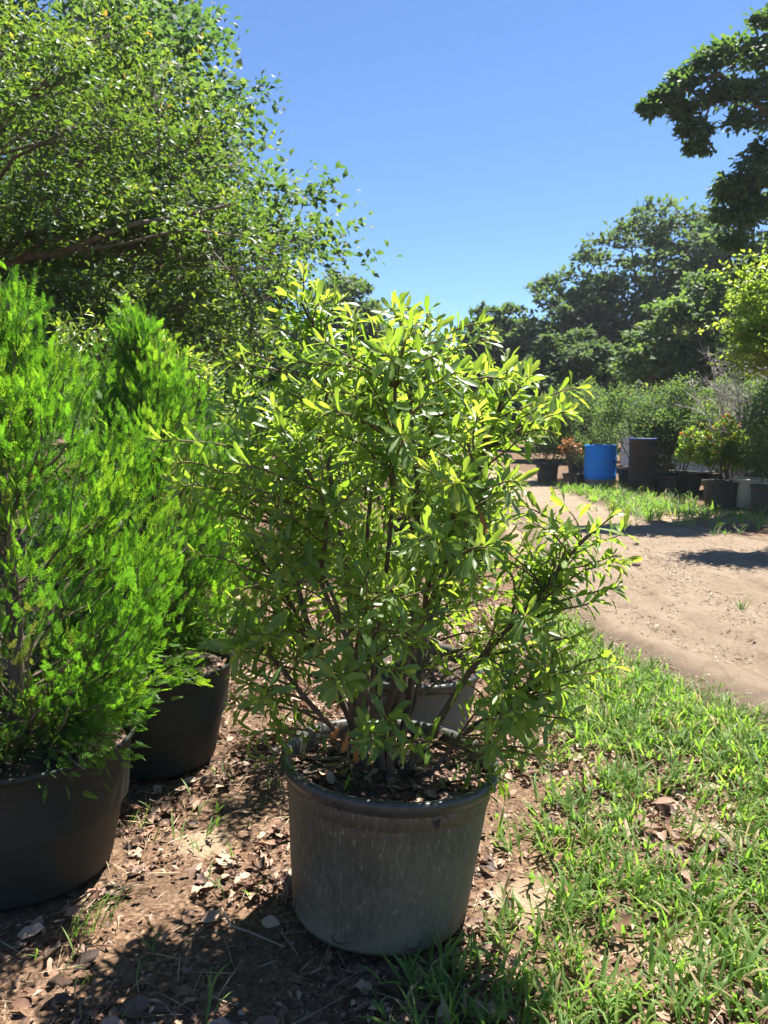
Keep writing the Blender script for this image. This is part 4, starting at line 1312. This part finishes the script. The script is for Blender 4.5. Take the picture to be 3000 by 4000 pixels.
def grass_plants(mb, x, y, blades, lens, width, rn_base=.55, z=0.0):
    n = len(x)
    for i in range(n):
        nb = rg.integers(*blades)
        a0 = rg.uniform(0, 6.28)
        sc = rg.uniform(.7, 1.25)
        lean = rg.normal(0, .25, 2)
        tone = rg.normal(rn_base, .13)
        hgt = rg.uniform(0, .06) * sc
        run = rg.uniform(.02, .12) * sc
        for b in range(nb):
            tt = b / max(nb - 1, 1)
            a = a0 + (1 if b % 2 else -1) * rg.uniform(.25, 1.25) + rg.normal(0, .25)
            ln = rg.uniform(*lens) * sc
            _GP.append((x[i] + rg.normal(0, .006) + math.cos(a0) * run * tt, y[i] + rg.normal(0, .006) + math.sin(a0) * run * tt, z + hgt * tt))
            _GA.append(a); _GL.append(ln); _GW.append(rg.uniform(*width)); _GT.append(rg.integers(0, len(BLADE))); _GR.append(np.clip(tone + rg.normal(0, .1), 0, .92) if rg.uniform() > .09 else 1.0)
def flush(mb, base=(0, 0, 0)):
    P = np.array(_GP) - np.array(base); A = np.array(_GA); Ln = np.array(_GL); Wd = np.array(_GW); T = np.array(_GT); Rr = np.array(_GR)
    k = len(P)
    Fr = frames(np.stack([np.cos(A), np.sin(A), rg.normal(0, .12, k)], -1), np.stack([rg.normal(0, .15, k), rg.normal(0, .15, k), np.ones(k)], -1))
    for j, tp in enumerate(BLADE):
        kk = T == j
        mb.inst(tp, P[kk], Fr[kk], np.stack([Wd[kk], Ln[kk], Ln[kk]], -1), Rr[kk])
    _GP.clear(); _GA.clear(); _GL.clear(); _GW.clear(); _GT.clear(); _GR.clear()
_GP, _GA, _GL, _GW, _GT, _GR = [], [], [], [], [], []

x, y = scatter(17000, -.1, 2.7, 1.3, 8.2)
keep = (rg.uniform(0, 1, len(x)) < grass_density(x, y) * .64) & clear_of_pots(x, y, .02) & (np.hypot(x - .02, y - 2.3) > .30)
x, y = x[keep], y[keep]
grass_plants(None, x, y, (5, 10), (.04, .125), (.006, .0135), .58)
# sparse blades between the pots
x, y = scatter(520, -2.4, .9, 1.4, 5.5)
keep = clear_of_pots(x, y, .02) & (vnoise(x, y, 1.8, 31) > .45)
x, y = x[keep], y[keep]
grass_plants(None, x, y, (2, 5), (.05, .11), (.004, .008), .45)
mb = MB(); flush(mb)
tag(mb.build("crabgrass", M['grass'], smooth=True), "broad bladed green grass growing along the sandy road", "grass", kind="stuff")

# grass and weeds along the far side of the road
x, y = scatter(5200, 3.2, 8.5, 8.0, 16.0)
rx = road_right_x(y)
den = np.exp(-((x - rx - .35) / .55) ** 2) * np.clip((vnoise(x, y, 1.6, 41) - .3) / .25, 0, 1) * (y > 8.2)
den = np.maximum(den, .6 * ((np.hypot(x - 4.4, y - 15.0) < .75) & (y < 15.1)))
keep = rg.uniform(0, 1, len(x)) < den
x, y = x[keep], y[keep]
grass_plants(None, x, y, (5, 10), (.10, .24), (.012, .022), .45)
x, y = scatter(260, 3.6, 7.5, 10.0, 14.5)
keep = vnoise(x, y, 1.2, 44) > .5
grass_plants(None, x[keep], y[keep], (5, 9), (.15, .32), (.010, .018), .5)
mb = MB(); flush(mb)
tag(mb.build("verge_grass", M['grass'], smooth=True), "ragged grass along the far edge of the road below the pots", "grass", kind="stuff")

# single weeds that stand out
def weed(name, base, n, lens, width, label, cat, rn=.6):
    grass_plants(None, np.array([base[0]]), np.array([base[1]]), (n, n + 1), lens, width, rn)
    root = empty(name, (base[0], base[1], 0))
    tag(root, label, cat)
    P = np.array(_GP); A = np.array(_GA); Ln = np.array(_GL); Wd = np.array(_GW); T = np.array(_GT)
    _GP.clear(); _GA.clear(); _GL.clear(); _GW.clear(); _GT.clear(); _GR.clear()
    for i in range(len(P)):
        b = MB()
        Fr = frames(np.array([[math.cos(A[i]), math.sin(A[i]), 0]]), np.array([[rg.normal(0, .1), 0, 1.0]]))
        b.inst(BLADE[T[i]], (P[i] - np.array([base[0], base[1], 0]))[None], Fr, np.array([[Wd[i], Ln[i], Ln[i]]]), [np.clip(rn + rg.normal(0, .08), 0, .92)])
        b.build("blade", M['grass'], root, smooth=True)
weed("grass_tuft", (-.93, 2.07), 22, (.10, .20), (.003, .006), "wispy grass tuft growing against the nearest conifer's pot", "grass", .4)
weed("grass_seedling", (-.455, 1.76), 5, (.07, .13), (.007, .011), "bright green grass seedling alone in the leaf litter", "grass", .75)
weed("grass_seedling", (-.40, 1.71), 4, (.05, .09), (.008, .012), "short curled grass seedling at the bottom edge of the picture", "grass", .72)
weed("weed_sprig", (-.66, 2.62), 5, (.04, .07), (.012, .018), "small broad leaved weed in the sandy patch between pots", "weed", .6)
weed("grass_tuft", (-.45, 2.95), 12, (.08, .16), (.005, .009), "loose grass tuft between the central pot and the rear conifer's pot", "grass", .5)

weed("grass_tuft", (2.75, 5.7), 14, (.07, .14), (.006, .011), "sparse grass tuft growing in the middle of the sandy road", "grass", .7)
weed("grass_tuft", (3.2, 5.65), 10, (.06, .12), (.006, .010), "small grass tuft on the road towards the picture's edge", "grass", .7)
weed("grass_sprout", (1.88, 4.25), 6, (.04, .08), (.004, .008), "tiny green sprout on the sand close to the grass", "grass", .6)

# grit, crumbs and bits of twig on the road
x, y = scatter(22000, 1.2, 5.5, 2.2, 10.5)
e = x - road_left_x(y)
keep = (e > .02) & (x < road_right_x(y)) & (rg.uniform(0, 1, len(x)) < .10 + .75 * np.exp(-e / .35) + .9 * np.exp(-((e - 1.35 - .12 * np.sin(y * .7)) / .16) ** 2) * (y > 3.5) * (y < 9) * (vnoise(x, y, 1.5, 61) > .35) + .4 * np.exp(-((e - .62) / .06) ** 2))
x, y = x[keep], y[keep]
k = len(x)
octa = (np.array([(1, 0, 0), (-1, 0, 0), (0, 1, 0), (0, -1, 0), (0, 0, .7), (0, 0, -.7)], float), [np.array([(0, 2, 4), (2, 1, 4), (1, 3, 4), (3, 0, 4), (2, 0, 5), (1, 2, 5), (3, 1, 5), (0, 3, 5)])])
mb = MB()
Fr = frames(np.stack([rg.normal(0, 1, k), rg.normal(0, 1, k), rg.normal(0, .2, k)], -1), np.array([0, 0, 1.0]) + rg.normal(0, .2, (k, 3)))
S3 = np.stack([rg.uniform(.003, .009, k), rg.gamma(2, .0045, k) + .003, rg.uniform(.003, .009, k)], -1)
mb.inst(octa, np.stack([x, y, np.full(k, .05)], -1), Fr, S3, rg.uniform(0, .7, k))
tag(mb.build("gravel", M['straw']), "loose grit and crumbs scattered on the sandy road", "gravel", kind="stuff")

# leaves and twigs blown onto the road
x, y = scatter(900, 1.4, 6.0, 2.4, 12.0)
keep = (x > road_left_x(y) + .1) & (x < road_right_x(y) - .1) & (vnoise(x, y, 1.1, 51) > .45)
x, y = x[keep], y[keep]
k = len(x)
mb = MB()
a = rg.uniform(0, 6.28, k)
Fr = frames(np.stack([np.cos(a), np.sin(a), rg.normal(.05, .2, k)], -1), np.stack([rg.normal(0, .4, k), rg.normal(0, .4, k), np.ones(k)], -1))
mb.inst(LITTER[0], np.stack([x, y, np.full(k, .052)], -1), Fr, np.stack([rg.uniform(.012, .03, k), rg.uniform(.015, .06, k), np.full(k, .03)], -1), rg.uniform(0, .6, k))
tag(mb.build("road_debris_leaves", M['litter']), "scraps of dead leaf and twig blown onto the sandy road", "leaves", kind="stuff")

# a bent straw, and stones and sticks on the road
root_p = np.array([(-.60, 2.06, .05), (-.55, 2.03, .015), (-.44, 2.0, .012), (-.32, 1.98, .01)])
mb = MB(); mb.tube(np.array([(-.50, 2.16, .035), (-.46, 2.10, .02), (-.40, 2.08, .014), (-.29, 2.02, .012)]), [.0032, .003, .003, .0024], 5)
tag(mb.build("dry_stalk", M['straw'], smooth=True), "bent pale stalk lying in the leaves beside the central pot", "stalk")
for i, (sx0, sy0, s, lab) in enumerate(((1.95, 3.9, .02, "dark clod on the sand nearest the grass"), (2.5, 7.4, .035, "dark clod in the middle of the sandy road"), (3.3, 6.2, .022, "small clod on the road towards the picture's edge"),
                                       (1.75, 4.5, .016, "little brown clod at the road's gritty edge"), (2.35, 5.4, .015, "small pebble on the packed wheel track"), (2.9, 8.6, .03, "flat clod near the shaded part of the road"))):
    mb = MB()
    d = rand_dirs(1)
    u, v = np.meshgrid(np.linspace(0, math.pi, 7), np.linspace(0, 2 * math.pi, 10, endpoint=False), indexing='ij')
    Vx = np.stack([np.sin(u) * np.cos(v), np.sin(u) * np.sin(v), np.cos(u)], -1).reshape(-1, 3)
    Vx = Vx * (1 + .35 * (vnoise(Vx[:, 0] * 2 + i, Vx[:, 1] * 2 + Vx[:, 2], 1.3, i) - .5))[:, None] * np.array([1.3, 1, .6]) * s
    idx = np.arange(70).reshape(7, 10)
    F = np.stack([idx[:-1], idx[1:], np.roll(idx[1:], -1, 1), np.roll(idx[:-1], -1, 1)], -1).reshape(-1, 4)
    mb.add(Vx + np.array([0, 0, s * .3 + .045]), F)
    ob = tag(mb.build("clod", M['stone']), lab, "clod", "clods on the sandy road")
    ob.location = (sx0, sy0, 0)

# ------------------------------------------------------------------ air
hz = MB()
hv = np.array([(x_, y_, z_) for z_ in (-1.0, 14.0) for y_ in (-8.0, 75.0) for x_ in (-60.0, 60.0)])
hz.add(hv, np.array([(0, 2, 3, 1), (4, 5, 7, 6), (0, 1, 5, 4), (2, 6, 7, 3), (0, 4, 6, 2), (1, 3, 7, 5)]))
m, nt, N, L = newmat("haze_air")
pv = N("ShaderNodeVolumePrincipled")
pv.inputs["Color"].default_value = (.86, .92, 1, 1)
pv.inputs["Density"].default_value = .0006
pv.inputs["Anisotropy"].default_value = .3
o = N("ShaderNodeOutputMaterial"); L(pv.outputs[0], o.inputs["Volume"])
tag(hz.build("haze", m), kind="stuff")
